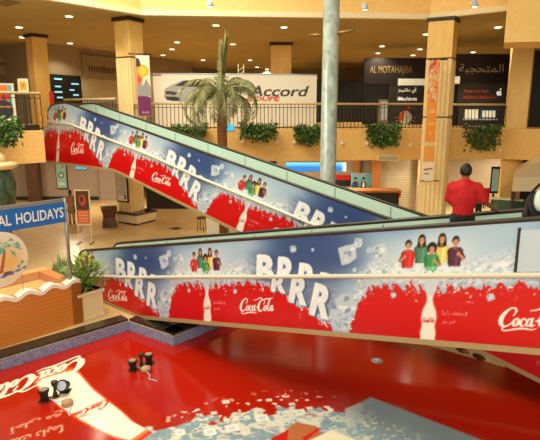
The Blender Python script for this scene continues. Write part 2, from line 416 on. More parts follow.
# basin walls: mosaic face and black granite kerb
mb = MB(); kb = MB()
loop = basin
for i in range(len(loop)):
    a, b = loop[i], loop[(i+1) % len(loop)]
    t = (b-a).normalized(); o = Vector((-t.y, t.x, 0))       # outward of the hole
    if True:
        q = lambda p, k, z: Vector((p.x+o.x*k, p.y+o.y*k, z))
        mb.hull8([q(a, .0, BZ-.05), q(b, .0, BZ-.05), q(b, .1, BZ-.05), q(a, .1, BZ-.05)], [q(a, .0, -.003), q(b, .0, -.003), q(b, .1, -.003), q(a, .1, -.003)])
        if i < 3 or i > 4:
            kb.hull8([q(a, .02, 0.0), q(b, .02, 0.0), q(b, .42, 0.0), q(a, .42, 0.0)], [q(a, .02, .06), q(b, .02, .06), q(b, .42, .06), q(a, .42, .06)])
struct('trim_1', mb, 'tile'); struct('trim_2', kb, 'black')
# upper slabs
S1 = [(-20, 5.3), (-8.08, 18.8), (-10.5, 23.55), (-12, 30), (-32, 30), (-32, 5.3)]
struct('floor_upper_left', MB().prism(S1, 3.86, 4.98), 'slab')
wr = Wp(-9.95, 4.3, 0); cl = (-6.6, 23.0)
mid_r = P(430, 131, 24.4)
S2 = [(-10.5, 23.6), (wr.x, wr.y), cl, (mid_r.x, mid_r.y), (11.2, 24.9), (14, 22), (26, 20), (26, 52), (-32, 52), (-32, 30.02), (-12, 30.02)]
struct('floor_upper', MB().prism(S2, 3.46, FZ), 'slab')
# upper ceiling with the atrium opening
cA = G(141, 14.5, CZ); cB = G(430, 18.5, CZ); cC = G(508, 10, CZ)
cL = cA-N*14
S3 = [(cL.x, cL.y), (cA.x, cA.y), (cB.x, cB.y), (cC.x, cC.y), (22, 9), (26, 9), (26, 54), (-34, 54), (-34, cL.y)]
struct('ceiling', MB().prism(S3, CZ, CZ+.1), 'ceil')
def band(z0, z1, out, th, m, name):
    mb = MB(); pts = [Vector((*p, 0)) for p in S3[:5]]
    for i in range(4):
        a, b = pts[i], pts[i+1]; t = (b-a).normalized(); o = Vector((t.y, -t.x, 0))
        q = lambda p, k, z: Vector((p.x+o.x*k, p.y+o.y*k, z))
        mb.hull8([q(a, out, z0), q(b, out, z0), q(b, out-th, z0), q(a, out-th, z0)], [q(a, out, z1), q(b, out, z1), q(b, out-th, z1), q(a, out-th, z1)])
    struct(name, mb, m)
band(CZ-.04, CZ+.17, .14, .24, 'cornice', 'trim_4')
band(CZ+.1, CZ+5.5, .02, .2, 'atrium', 'wall_atrium')
# atrium pier block on the right
bl = P(504, 42.5, 19.6)
struct('wall_pier', MB().prism([(bl.x, 19.6), (bl.x+9, 17.4), (bl.x+9, 20.4), (bl.x*21.4/19.6, 21.4)], bl.z, CZ+5.5), 'atrium')
struct('roof_shade_slab', MB().box((13.5, 9, CZ+5.6), (24, 34, .2)), 'ceil')  # unseen partial roof, added to block sky light from the right floor
# outer walls
struct('wall_back', MB().box((-3, 50.2, 4.9), (58, .3, 10.2)), 'wallL')
struct('wall_right', MB().box((25.8, 26, 4.9), (.3, 50, 10.2)), 'wallL')
struct('wall_left', MB().box((-31.8, 28, 4.9), (.3, 46, 10.2)), 'wallL')
# upper-left shop front walls (a corner that points at the atrium)
wa = P(33, 45, 31.2); wb = P(122, 56, 37.0); wc = P(-60, 56, 38.5)
def wallseg(a, b, z0, z1, m, name, th=.3):
    a = Vector((a[0], a[1], 0)); b = Vector((b[0], b[1], 0)); t = (b-a).normalized(); o = Vector((-t.y, t.x, 0))
    if o.y < 0: o = -o
    mb = MB().prism([tuple((a)[:2]), tuple((b)[:2]), tuple((b+o*th)[:2]), tuple((a+o*th)[:2])], z0, z1)
    return struct(name, mb, m)
wallseg(wa, wb+(wb-wa)*1.1, FZ, CZ, 'wallL', 'wall_shop_right'); wallseg(wc, wa, FZ, CZ, 'wallL', 'wall_shop_left')
# middle & right upper shops (dark interior walls)
xa_, xb_ = P(364, 80, 34).x, P(452, 80, 34).x
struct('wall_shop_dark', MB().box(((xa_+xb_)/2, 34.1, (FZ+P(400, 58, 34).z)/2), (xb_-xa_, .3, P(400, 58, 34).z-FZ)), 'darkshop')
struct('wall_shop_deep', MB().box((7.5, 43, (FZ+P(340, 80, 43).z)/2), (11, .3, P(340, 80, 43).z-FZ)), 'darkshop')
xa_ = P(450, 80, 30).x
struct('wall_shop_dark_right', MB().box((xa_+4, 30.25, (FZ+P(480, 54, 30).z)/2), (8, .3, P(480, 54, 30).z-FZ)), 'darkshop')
# ground floor back walls
struct('wall_ground_left', MB().box((-13.2, 33.9, 1.7), (8.6, .3, 3.4)), 'wallG')
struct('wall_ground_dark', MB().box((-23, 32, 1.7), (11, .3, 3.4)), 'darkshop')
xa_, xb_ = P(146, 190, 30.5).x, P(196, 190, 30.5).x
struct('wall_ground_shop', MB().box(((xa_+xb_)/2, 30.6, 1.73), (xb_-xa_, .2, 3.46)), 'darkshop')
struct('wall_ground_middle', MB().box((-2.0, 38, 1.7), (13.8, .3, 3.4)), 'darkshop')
a = P(374, 180, 31); b = P(432, 180, 28.5)
struct('wall_ground_right', MB().prism([(b.x+1, 31.6), (20, 31.6), (20, 31.9), (b.x+1, 31.9)], 0, 3.45), 'wallW')

# ================================================================== MOVING WALKWAYS
PER = 5.51
cv = Canvas(0, PER, -.3, 2.5, 105)
U, V = cv.U, cv.V
def per(du): return (du+PER/2) % PER-PER/2
# sky: navy round u=3, pale round the group of friends
nv = np.exp(-(per(U-3.0)/1.25)**4)*sm(.9, 1.5, V+.0*U)
base = np.array([164, 192, 214.])[None, None]*(1-nv[..., None])+np.array([52, 78, 130.])[None, None]*nv[..., None]
cv.a = base.copy()
cv.blend(np.exp(-(per(U-4.9)/.5)**2)*sm(1.6, 2.2, V)*.45, (60, 110, 170))
# splashing water: streaky noise, brighter near the red edge
edge_u = [-.3, -.08, 0, .1, .52, 1.26, 2.0, 2.54, 3.05, 3.54, 3.86, 4.03, 4.15, 4.38, 4.68, 4.87, 5.21, 5.43, 5.51]
edge_v = [.98, .95, .80, .95, .95, 1.04, .98, .69, .43, .21, .02, .24, .64, .93, 1.03, 1.03, .98, .95, .80]
ed = np.interp(U, edge_u, edge_v)
st1 = fbm(U*6+V*2, V*12-U*3, 4, 3); st2 = fbm(U*15+V*8, V*34-U*12, 3, 9)
splash_h = np.interp(U, [0, .8, 1.4, 2.2, 3.0, 3.6, 4.2, 4.8, 5.51], [.55, .62, .72, .62, .9, 1.0, .75, .6, .55])
dv = V-ed
zone = sm(0, .1, dv)*(1-sm(.45, 1.0, dv/splash_h))
cv.blend(np.clip(zone*.55, 0, 1), (176, 190, 204))
rdg = 1-np.abs(2*fbm(U*5+V*1.5, V*13-U*4, 3, 77)-1)*5; rdg2 = 1-np.abs(2*fbm(U*11-V*3, V*20+U*5, 2, 78)-1)*4
w_ = np.clip(sm(.56, .64, st2*.6+st1*.5)*.8+sm(.35, .7, rdg)+sm(.4, .75, rdg2)*.8, 0, 1)*zone
cv.blend(np.clip(w_, 0, 1)*.95, (236, 240, 242))
dk = sm(.60, .68, fbm(U*11-V*6, V*13+U*8, 3, 21))*zone
cv.blend(dk*.35, (110, 134, 168))
# red field with torn edge
edn = ed+(fbm(U*9+V*3, V*1.6, 4, 31)-.5)*.42+(fbm(U*26+V*8, V*12, 3, 41)-.5)*.20
red = sm(-.012, .012, edn-V); cv.blend(red, (206, 16, 20))
cv.blend(red*.35*sm(.5, 0., V), (170, 8, 14))
sp = sm(.70, .74, fbm(U*20+3, V*20, 2, 51))*red*(1-sm(.02, .24, edn-V))
cv.blend(sp, (240, 240, 240))
# bottle with neck, water column and captions
def bottle(cv, u, v, k=1.0):
    prof = [(-.06, 0), (-.13, .05), (-.14, .28), (-.115, .42), (-.14, .56), (-.12, .70), (-.06, .84), (-.045, .93), (-.05, .98)]
    for dd, al in ((.035, .25), (.018, .4)):
        cv.poly([(u+(x-dd)*k, v+y*k) for x, y in prof]+[(u-(x-dd)*k, v+y*k) for x, y in prof[::-1]], (255, 120, 90), al)
    cv.poly([(u+x*k, v+y*k) for x, y in prof]+[(u-x*k, v+y*k) for x, y in prof[::-1]], (238, 234, 224))
for uu in (0, PER):
    cv.poly([(uu-.05, .8), (uu-.11, 1.06), (uu-.26, 1.2), (uu+.26, 1.2), (uu+.12, 1.05), (uu+.05, .8)], (200, 214, 222))
    bottle(cv, uu, -.06, .92)
    cv.script(lambda x, y: (uu-.11+x*.022, .38+y*.026), (200, 30, 30))
cv.script(lambda x, y: (1.08+x*.105, .37+y*.105+x*.004), (246, 242, 236))
cv.text(arabic('إنتعاشك دايماً'), .22, .50, .40, (240, 230, 225), height=.10, bold=.01)
cv.text(arabic('أحلى مع'), .24, .36, .20, (240, 230, 225), height=.09, bold=.01)
# BRRRR tumbling down
def ltr(ch, u, v, h, wd, rot):
    T, a = glyphs(ch, .05, 3); c_, s_ = math.cos(rot), math.sin(rot)
    for off, col in (((.05, -.03), (44, 62, 104)), ((.025, -.02), (120, 146, 182)), ((0, 0), (238, 242, 244))):
        f = lambda x, y: (u+off[0]+(x*wd)*c_-(y/a*h)*s_, v+off[1]+(x*wd)*s_+(y/a*h)*c_)
        cv.tris(T, f, col)
    for k in range(0):
        cv.ell(u+wd*(.2+.25*k)*c_-h*.3*s_, v+h*(.2+.25*k), .03, .06, (160, 184, 206), .8, rot=rot)
m_ = np.exp(-((U-2.6)/1.15)**6)*sm(1.75, 1.5, V-(2.6-U)*.12)*(V > ed+.08); cv.blend(m_*.62, (62, 84, 128))
keep_ = cv.a.copy()
ltr('R', 3.20, .62, .66, .46, -.14); ltr('R', 2.70, .82, .66, .48, -.12); ltr('R', 2.17, .95, .67, .50, -.08); ltr('B', 1.60, 1.00, .68, .50, -.04)
upper = cv.a.copy(); cv.a = keep_
ltr('R', 3.02, .40, .68, .50, -.22); ltr('R', 2.50, .64, .60, .48, -.16); ltr('R', 2.02, .86, .40, .42, -.10)
m_ = (V > 1.17)[..., None]; cv.a = np.where(m_, upper, cv.a)
def cube(u, v, r, rot):
    rr_ = random.Random(int(u*100)); c_, s_ = math.cos(rot), math.sin(rot); f = lambda x, y: (u+r*(x*c_-y*s_), v+r*(x*s_+y*c_))
    J = lambda: rr_.uniform(-.18, .18)
    cv.poly([f(-1+J(), -.9+J()), f(0, -1.05), f(1+J(), -.8+J()), f(1.05, .1), f(.9+J(), .95+J()), f(-.1, 1.05), f(-.95+J(), .9+J())], (188, 202, 214))
    for k in range(7):
        a_, b_ = rr_.uniform(-.7, .7), rr_.uniform(-.7, .7); q_ = rr_.uniform(.12, .4)
        cv.poly([f(a_-q_, b_-q_*.5), f(a_+q_*.6, b_-q_*.7), f(a_+q_, b_+q_*.4), f(a_-q_*.3, b_+q_*.8)], (238, 242, 244) if k % 2 else (118, 140, 170), .75)
for c_ in ((3.9, 1.60, .17, .2), (4.1, 1.8, .09, -.1), (4.34, 1.66, .05, .5), (3.87, .62, .22, .35), (3.66, .38, .13, -.3), (3.9, .22, .1, .2), (4.05, 1.3, .04, .2),
           (4.05, 1.15, .035, .6), (4.55, 1.62, .14, .4), (2.62, 1.76, .07, .1), (4.3, 1.15, .12, .6), (4.85, .84, .05, .4), (.95, .84, .055, .3), (4.7, 1.25, .1, .2), (3.1, 1.72, .03, .2)): cube(*c_)
# five friends
def friend(u, v, shirt, hair, big=0, arm=0):
    k = .80; Q = lambda pts: [(u+x*k, v+y*k) for x, y in pts]; dk_ = tuple(x*.72 for x in shirt); lt_ = tuple(min(255, x*1.2+18) for x in shirt); sk = (196, 136, 100)
    cv.poly(Q([(-.12, -.50), (-.16, -.17), (-.09, -.11), (.09, -.11), (.16, -.17), (.12, -.50)]), shirt)
    cv.poly(Q([(-.12, -.50), (-.16, -.17), (-.11, -.13), (-.07, -.50)]), dk_); cv.poly(Q([(.0, -.48), (.02, -.16), (.08, -.16), (.07, -.48)]), lt_, .6)
    cv.poly(Q([(-.035, -.15), (.035, -.15), (.025, -.05), (-.025, -.05)]), (160, 104, 74))
    if big == 2: cv.poly(Q([(-.08, .04), (.08, .04), (.095, -.14), (.06, -.17), (-.06, -.17), (-.095, -.14)]), hair); cv.poly(Q([(-.03, -.16), (.03, -.16), (.03, -.04), (-.03, -.04)]), (160, 104, 74))
    cv.ell(u, v+.02, (.068+.03*(big == 1))*k*1.1, (.085+.02*(big == 1))*k*1.1, hair); cv.ell(u, v-.014, .052*k*1.1, .066*k*1.1, sk); cv.poly([(u-.02, v-.052), (u+.02, v-.052), (u+.012, v-.064), (u-.012, v-.064)], (238, 230, 224))
    if arm: cv.poly(Q([(arm*.13, -.17), (arm*.22, -.34), (arm*.15, -.38), (arm*.09, -.26)]), dk_); cv.poly(Q([(arm*.21, -.34), (arm*.10, -.24), (arm*.07, -.28), (arm*.17, -.39)]), sk); cv.ell(u+arm*.07*k, v-.25*k, .03, .035, sk)
for uu in (0, PER):
    cv.soft(uu, 1.5, .75, .35, (236, 240, 238), .75)
    friend(uu-.2, 1.80, (70, 130, 100), (28, 20, 18), 2); friend(uu+.14, 1.80, (224, 196, 110), (28, 20, 18), 2)
    friend(uu-.43, 1.72, (200, 40, 40), (28, 20, 18), 0, -1); friend(uu+.36, 1.74, (84, 38, 66), (28, 20, 18), 0, 1)
    friend(uu-.02, 1.64, (50, 150, 80), (24, 18, 16), 1, 1)
    m_ = np.exp(-((U-uu)/.8)**4)*sm(1.38, 1.26, V)*sm(1.05, 1.15, V); cv.blend(m_*sm(.42, .55, st2), (224, 232, 236))

def walkway(name, label, w0, width, samples, s_a, s_b, zb, zt, phase, dens, gap_tread, panel_fn=None, stripe_fn=None):
    o = thing(name, label, 'escalator', tuple(Wp(s_a, w0+width/2, 0)))
    # printed outer side
    ss = np.arange(s_a, s_b+1e-6, 1/dens); nvv = int(2.2*dens)
    Sg, Tg = np.meshgrid(ss, np.linspace(0, 1, nvv)); zbv = np.array([zb(x) for x in ss]); ztv = np.array([zt(x) for x in ss])
    Z = zbv[None]+(ztv-zbv)[None]*Tg; pts = np.stack([P0.x+E.x*Sg+N.x*w0, P0.y+E.y*Sg+N.y*w0, Z], -1)
    vv = Z-np.array([panel_fn(x) for x in ss])[None]
    if stripe_fn:
        sf = np.array([stripe_fn(x) for x in ss])[None]; zb_ = zbv[None]; vv = np.where(Z < sf, (Z-zb_)/(sf-zb_)*1.19, 1.19+Z-sf)
    cols = cv.sample(((Sg-phase-(.40*(vv-.4) if stripe_fn else 0)) % PER).ravel(), np.clip(vv, -.3, 2.45).ravel())
    grid_mesh('side_panel', 'film', pts, cols, parent=o)
    def slab(wa_, wb_, lo, hi, nm, m):
        mb = MB(); xs = samples
        for i in range(len(xs)-1):
            a, b = xs[i], xs[i+1]
            mb.hull8([Wp(a, wa_, lo(a)), Wp(b, wa_, lo(b)), Wp(b, wb_, lo(b)), Wp(a, wb_, lo(a))], [Wp(a, wa_, hi(a)), Wp(b, wa_, hi(b)), Wp(b, wb_, hi(b)), Wp(a, wb_, hi(a))])
        ob = mb.build(nm, m, o); me = ob.data
        bm = bmesh.new(); bm.from_mesh(me); bmesh.ops.remove_doubles(bm, verts=bm.verts, dist=1e-5)
        ctr = {}
        for f in bm.faces:
            k = tuple(round(x, 3) for x in f.calc_center_median()); ctr.setdefault(k, []).append(f)
        bmesh.ops.delete(bm, geom=[f for l in ctr.values() if len(l) > 1 for f in l], context='FACES'); bm.to_mesh(me); bm.free(); return ob
    tread = lambda x: max(zb(x)+.25, min(zt(x)-.85, zt(x)-.3))
    if gap_tread is not None: tread = gap_tread
    slab(w0+.005, w0+.045, lambda x: tread(x)-.1, lambda x: zt(x)-.005, 'balustrade', 'aqua')
    slab(w0+width-.045, w0+width, lambda x: tread(x)-.1, lambda x: zt(x)-.005, 'balustrade', 'aqua')
    slab(w0+.008, w0+width-.005, zb, lambda x: tread(x)-.06, 'truss', 'under')
    slab(w0+.2, w0+width-.2, lambda x: tread(x)-.06, tread, 'tread_belt', 'tread')
    slab(w0-.02, w0+.004, lambda x: zb(x)-.02, lambda x: zb(x)+.075, 'bottom_trim', 'tan')
    # panel joints of the glass
    for side in (w0+.02, w0+width-.02):
        xs = [x for x in samples if zt(x)-tread(x) > .6]; mb = MB()
        pts = [Wp(xs[0]-.02, side, zt(xs[0])-.32), Wp(xs[0]-.07, side, zt(xs[0])-.15)]+[Wp(x, side, zt(x)+.01) for x in xs]
        ob = mb.tube(pts, .042, 8).build('handrail', 'handrail', o, smooth=True)
    for side in (w0+.05, w0+width-.05):
        x = s_a+1.3
        while x < s_b:
            if zt(x)-tread(x) > .6: MB().bar(Wp(x, side, tread(x)), Wp(x, side, zt(x)-.05), .012, .012).build('glass_joint', 'bronze', o)
            x += 1.75
    return o, slab
rnd = lambda x: x
nb = lambda s: max(0.0, .2165*(s-1.75))
def ntop(s):
    z = 1.655+.2135*s
    if s < -1.0: z -= .32*((-1.0-s)/.5)**2.2
    return z
sam = [-1.5, -1.45, -1.38, -1.3, -1.15, -1.0, -.5, 0, .5, 1, 1.75]+[2+.5*i for i in range(33)]
w1, slab1 = walkway('moving_walkway', 'nearest red and blue printed moving walkway rising from the planter to the right edge', 0, 1.25, sam, -1.5, 18, nb, ntop, 4.62, 62,
           lambda s: max(.12, .805+.2135*s-.02), lambda s: .2165*(s-1.75) if s > 1.75 else .12*(s-1.75))
xs = [-1.35]+[x for x in sam if x > -1]
MB().tube([Wp(x, -.02, (1.19+(.2165*(x-1.75) if x > 1.75 else .20*(x-1.75)))) for x in xs], .042, 8).build('deck_trim', 'stripe', w1, smooth=True)
def fb(s): return min(3.46, 3.21-.211*(s+2.67)) if s < 12.2 else max(0, 3.21-.211*(s+2.67))
mb = MB(); qa, qb = 11.42, 12.5; zq = lambda x, v: .2165*(x-1.75)+v
for v0, v1, o_, in ((1.24, 1.86, -.012),): mb.hull8([Wp(qa, o_, zq(qa, v0)), Wp(qb, o_, zq(qb, v0)), Wp(qb, -.001, zq(qb, v0)), Wp(qa, -.001, zq(qa, v0))], [Wp(qa, o_, zq(qa, v1)), Wp(qb, o_, zq(qb, v1)), Wp(qb, -.001, zq(qb, v1)), Wp(qa, -.001, zq(qa, v1))])
tag(mb.build('cover_plate', 'grey', w1), 'pale plate with dark edge on the printed panel')
MB().hull8([Wp(qa-.04, -.014, zq(qa-.04, 1.23)), Wp(qa, -.014, zq(qa, 1.23)), Wp(qa, -.001, zq(qa, 1.23)), Wp(qa-.04, -.001, zq(qa-.04, 1.23))], [Wp(qa-.04, -.014, zq(qa-.04, 1.9)), Wp(qa, -.014, zq(qa, 1.9)), Wp(qa, -.001, zq(qa, 1.9)), Wp(qa-.04, -.001, zq(qa-.04, 1.9))]).build('plate_edge', 'letd', w1)
M['grey'].node_tree.nodes['Principled BSDF'].inputs['Base Color'].default_value = (.50, .60, .68, 1)
def fst(s): return float(np.interp(s, [-8.8, -7.5, -6.8, -6.2, -1.57, 1.02, 5.65, 14], [5.14, 5.19, 5.14, 5.02, 4.17, 3.60, 2.69, 1.0]))
def fb2(s): return max(0.0, fb(s))
def ftop(s):
    pr = [(-9.95, 4.93), (-8.92, 4.95), (-8.9, 5.3), (-8.84, 5.5), (-8.76, 5.64), (-8.55, 5.84), (-8.3, 5.93), (-8.08, 5.97), (-7.2, 6.0), (-6.8, 5.95), (-5.69, 5.72), (-3.95, 5.385), (7.72, 3.145), (14, 1.93)]
    return float(np.interp(s, [p[0] for p in pr], [p[1] for p in pr]))
sam = [-9.95, -8.93, -8.9, -8.84, -8.76, -8.55, -8.3, -8.08, -7.6, -7.2, -6.8, -6.2, -5.69, -5, -4.5, -3.95, -3.5, -3]+[-2.5+.5*i for i in range(34)]
w2, slab2 = walkway('moving_walkway', 'far printed moving walkway descending from the upper floor on the left', 3.0, 1.25, sam, -9.95, 14, fb2, ftop, 2.88, 40,
           lambda s: min(4.9, ftop(s)-.05 if s < -8.9 else 9, 5.72-.85-.192*(s+5.69)), lambda s: fb(s) if s > -3.9 else 3.46-.0*(s+3.9), lambda s: fst(s))
xs = [-8.8, -8.0, -7.2, -6.7]+[x for x in sam if x > -6.5]
MB().tube([Wp(x, 2.98, fst(x)) for x in xs], .045, 8).build('deck_trim', 'stripe', w2, smooth=True)

# ================================================================== BASIN POSTER (glossy vinyl on the basin floor)
fc = Canvas(-8, 8, 5, 18, 62, (166, 27, 8))
m2 = lambda x, y: tuple(GN(x, y, BZ))
PXs, PYs = fc.U, fc.V
# pixel-free plan coordinates of the picture; everything is placed by its position on the basin floor
def inv(U, V, z):      # plan -> photo frame, used to lay the artwork out
    zz = z-EYE; zc = V*CP-zz*SP; return 270+F*U/zc, 220-F*(V*SP+zz*CP)/zc
IX, IY = inv(fc.U, fc.V, BZ)
n1 = fbm(fc.U*6, fc.V*6, 4, 5); n2 = fbm(fc.U*16, fc.V*18, 3, 15)
# water field
bx = [60, 95, 112, 130, 160, 185, 205, 228, 250, 290, 318, 333, 352, 371, 400, 482, 560, 760]
by = [474, 460, 445, 434, 429, 422, 418, 415, 411, 406, 409, 413, 406, 397, 408, 440, 468, 545]
bd = IY-np.interp(IX, bx, by); jag = np.where(IX < 345, (fbm(fc.U*3.5, fc.V*4, 2, 95)-.5)*20+(n1-.5)*12-1, 0)
wat = sm(-1.2, 1.2, bd+jag); fc.blend(wat, (124, 152, 162))
r1 = 1-np.abs(2*fbm(fc.U*3.2, fc.V*4.4, 3, 91)-1)*7; r2 = 1-np.abs(2*fbm(fc.U*7, fc.V*8, 2, 92)-1)*5; bl0 = sm(.52, .56, fbm(fc.U*4.5, fc.V*5, 2, 93))
wh = np.clip(bl0*sm(.3, .6, 1-r1*.5)*.9+sm(.2, .6, r1)+sm(.5, .8, r2)*.5, 0, 1)*wat*sm(385, 325, IX)*sm(90, 140, IX); fc.blend(wh*.9, (220, 216, 196))
dk = sm(.60, .66, fbm(fc.U*9+4, fc.V*12, 3, 25))*wat*sm(360, 320, IX); fc.blend(dk*.5, (116, 134, 142))
fl = sm(.64, .68, n2)*wat*sm(345, 360, IX)*sm(440, 400, IX)*sm(14, 22, IY-np.interp(IX, bx, by)); fc.blend(fl*.8, (222, 214, 188))
fc.blend(sm(.70, .73, fbm(fc.U*9, fc.V*8, 2, 96))*(1-wat)*sm(-22, -8, bd)*sm(350, 330, IX)*sm(150, 180, IX), (236, 226, 206))
for (x, y, a, b) in ((226, 402, 5, 2.3), (214, 413, 4, 2.2), (269, 400, 4, 2), (292, 404, 4, 2), (310, 408, 4, 2), (247, 417, 4, 2.2), (232, 428, 9, 5), (262, 418, 9, 5), (300, 412, 7, 4), (210, 432, 8, 5), (180, 432, 7, 4), (320, 414, 4, 2.5)):
    c = [m2(x+a*math.cos(t), y+b*math.sin(t)) for t in (.5, 2.2, 3.6, 5.3)]; fc.poly(c, (226, 226, 212)); 
    c = [m2(x+a*.55*math.cos(t), y+b*.55*math.sin(t)) for t in (.5, 2.2, 3.6, 5.3)]; fc.poly(c, (190, 202, 204))
# reclining friend at the lower edge of the artwork
fc.poly([m2(*p) for p in ((284, 452), (286, 430), (296, 422), (316, 426), (322, 434), (306, 442), (300, 452))], (176, 104, 66))
fc.poly([m2(*p) for p in ((262, 452), (272, 438), (288, 430), (287, 452))], (190, 34, 24))
fc.poly([m2(*p) for p in ((306, 452), (312, 440), (330, 430), (362, 442), (366, 452))], (226, 218, 190))
fc.poly([m2(*p) for p in ((302, 438), (314, 431), (318, 427), (320, 429), (305, 441))], (200, 30, 22))
# white bottle with a soft edge
bot = [(37, 383), (42, 379), (55, 375), (72, 371), (79, 374), (84, 380), (93, 390), (107, 401), (119, 410), (131, 421), (146, 429), (130, 440), (114, 436), (97, 428), (78, 418), (63, 408), (50, 398), (42, 391)]
cx, cy = 85, 405
for k, c in ((1.11, (224, 50, 24)), (1.075, (236, 84, 44)), (1.04, (244, 140, 100)), (1.0, (243, 234, 212))):
    fc.poly([m2(cx+(x-cx)*k, cy+(y-cy)*(1+(k-1)*1.3)) for x, y in bot], c)
# the script, upside-down as seen from this side
def skew(ax, ay, ex, ey, px, py):      # unit x axis / y axis in photo frame
    return lambda x, y: m2(ax+ex*x+px*y, ay+ey*x+py*y)
fc.script(skew(86.5, 356.2, -9.6, 3.1, -1.0, 5.3), (246, 238, 214), 1.3)
fc.script(skew(110, 398.5, -3.95, 1.55, -.5, 2.7), (196, 44, 26))
for txt, x, y, w_, h_ in (('أحلى مع', 63, 409, 52, 10), ('إنتعاشك دايماً', 64, 421, 84, 11)):
    T, a = glyphs(arabic(txt), .012, 2)
    f = lambda X, Y: m2(x-X*w_+(-.1)*Y/a*h_, y+X*w_*.30+Y/a*h_)
    fc.tris(T, f, (238, 214, 190))
# white strip with faces on the far right
fc.poly([m2(*p) for p in ((405, 339), (440, 334), (500, 350), (560, 386), (520, 372), (480, 360))], (216, 208, 180))
for (x, y, a, b, c) in ((462, 350, 6, 3.2, (70, 40, 26)), (466, 352, 4, 2.2, (176, 112, 70)), (479, 357, 7, 3, (60, 36, 22)), (486, 352, 8, 2.4, (214, 150, 50)), (509, 367, 5, 2.2, (80, 44, 40)), (473, 349, 4, 2, (226, 190, 120))):
    fc.poly([m2(x+a*math.cos(t), y+b*math.sin(t)+.35*a*math.cos(t)) for t in np.linspace(0, 6.28, 10, endpoint=False)], c)
# second red sheet beyond, joint lines of the vinyl
for x0, y0, x1, y1 in ((240, 330, 545, 440),): pass
g = 48
us = np.arange(-7.2, 7.2, 1/g); vs_ = np.arange(5.2, 16.5, 1/g); Ug, Vg = np.meshgrid(us, vs_)
def inside(U, V, poly):
    r = np.zeros(U.shape, bool); j = len(poly)-1
    for i in range(len(poly)):
        (xi, yi), (xj, yj) = poly[i], poly[j]
        if yi != yj: r ^= ((yi > V) != (yj > V)) & (U < (xj-xi)*(V-yi)/(yj-yi)+xi)
        j = i
    return r
cen = np.array(bas).mean(0); inb = inside(Ug, Vg, bas)
keep = inb[:-1, :-1] & inb[1:, :-1] & inb[:-1, 1:] & inb[1:, 1:] & (IX.mean() > -1e9)
jx, jy = inv(Ug, Vg, BZ); vis = (jx > -60) & (jx < 620) & (jy < 500) & (jy > 300); keep &= vis[:-1, :-1]
fp = grid_mesh('floor_poster', 'vinyl', np.stack([Ug, Vg, np.full(Ug.shape, BZ)], -1), fc.sample(Ug.ravel(), Vg.ravel()), keep=keep)
tag(fp, 'huge glossy red floor poster with white bottle, upside-down script and ice covering the basin', 'floor poster')

# ================================================================== COLUMNS
def column(name, label, c, size, rz, z0, z1, band_z=None, flute=None, bandz2=None, m='column'):
    o = thing(name, label, 'column', (c[0], c[1], z0)); sx, sy = size if isinstance(size, tuple) else (size, size)
    MB().box((c[0], c[1], (z0+z1-.16)/2), (sx, sy, z1-.16-z0), rz).build('shaft', m, o, bevel=.02)
    MB().box((c[0], c[1], z1-.09), (sx+.16, sy+.16, .14), rz).build('capital', 'capital', o, bevel=.03)
    if flute and band_z: MB().box((c[0], c[1], (z0+band_z)/2), (sx+.012, sy+.012, band_z-z0), rz).build('lower_shaft', 'flute', o, bevel=.02)
    for bz in [b for b in (band_z, bandz2) if b]:
        MB().box((c[0], c[1], bz), (sx+.03, sy+.03, .06), rz).build('joint_band', 'joint', o)
    for flute in ([flute, (.25, bandz2-.12)] if bandz2 else [flute] if flute else []):
        R = Matrix.Rotation(rz, 3, 'Z')
        for k in range(4):
            ang = rz+k*math.pi/2; ax = Vector((math.cos(ang), math.sin(ang), 0)); tx = Vector((-ax.y, ax.x, 0)); half = (sx if k % 2 == 0 else sy)/2; wd = sy if k % 2 == 0 else sx
            nfl = 4; mb = MB(); cc = Vector((c[0], c[1], 0))+ax*(half+.01); MB().box((cc.x, cc.y, (flute[0]+flute[1])/2), (.02, wd*.76, flute[1]-flute[0]), ang).build('shaded_recess', 'recess', o)
            for i in range(nfl):
                cc = Vector((c[0], c[1], 0))+ax*(half+.018)+tx*((i+.5)/nfl-.5)*wd*.74; mb.box((cc.x, cc.y, (flute[0]+flute[1])/2), (.05, wd*.74/nfl*.72, flute[1]-flute[0]), ang)
            mb.build('fluting', 'flute', o)
    return o
RZ = math.atan2(E.y, E.x)
cl_ = P(130, 60, 23.0); RC = math.radians(-30); CE = Vector((math.cos(RC), math.sin(RC), 0)); CN = Vector((-CE.y, CE.x, 0))
c1 = column('travertine_column', 'upper floor travertine column behind the upper left of the far walkway, beside the hanging fruit banner', (cl_.x-.18, 23.7), .84, RC, FZ, CZ, 7.95, (5.0, 7.85))
# main column
mc = P(444.5, 60, 23.3)
c2 = column('travertine_column', 'broad travertine column right of the marble pillar carrying the orange banner', (mc.x, 23.75), (1.06, 1.06), math.radians(-28), 0, CZ, 7.9, (5.5, 7.8), 5.42)

cm = P(36, 60, 28.3); column('travertine_column', 'dim travertine column on the upper floor at far left near the dark shop window', (cm.x, 28.5), .78, RZ, FZ, CZ)
cm = P(281, 60, 31.5); column('travertine_column', 'travertine column standing behind the car banner', (cm.x, 31.9), (1.2, .9), 0, FZ, CZ)
cm = P(169, 66, 43); column('travertine_column', 'small distant travertine column above the left part of the car banner', (cm.x, 43.5), .85, 0, FZ, CZ)
cm = P(517.5, 100, 25.6); o = column('travertine_column', 'slim square golden column under the wall block at right', (cm.x, 25.6), (.92, .7), math.radians(-18), 0, CZ, None)
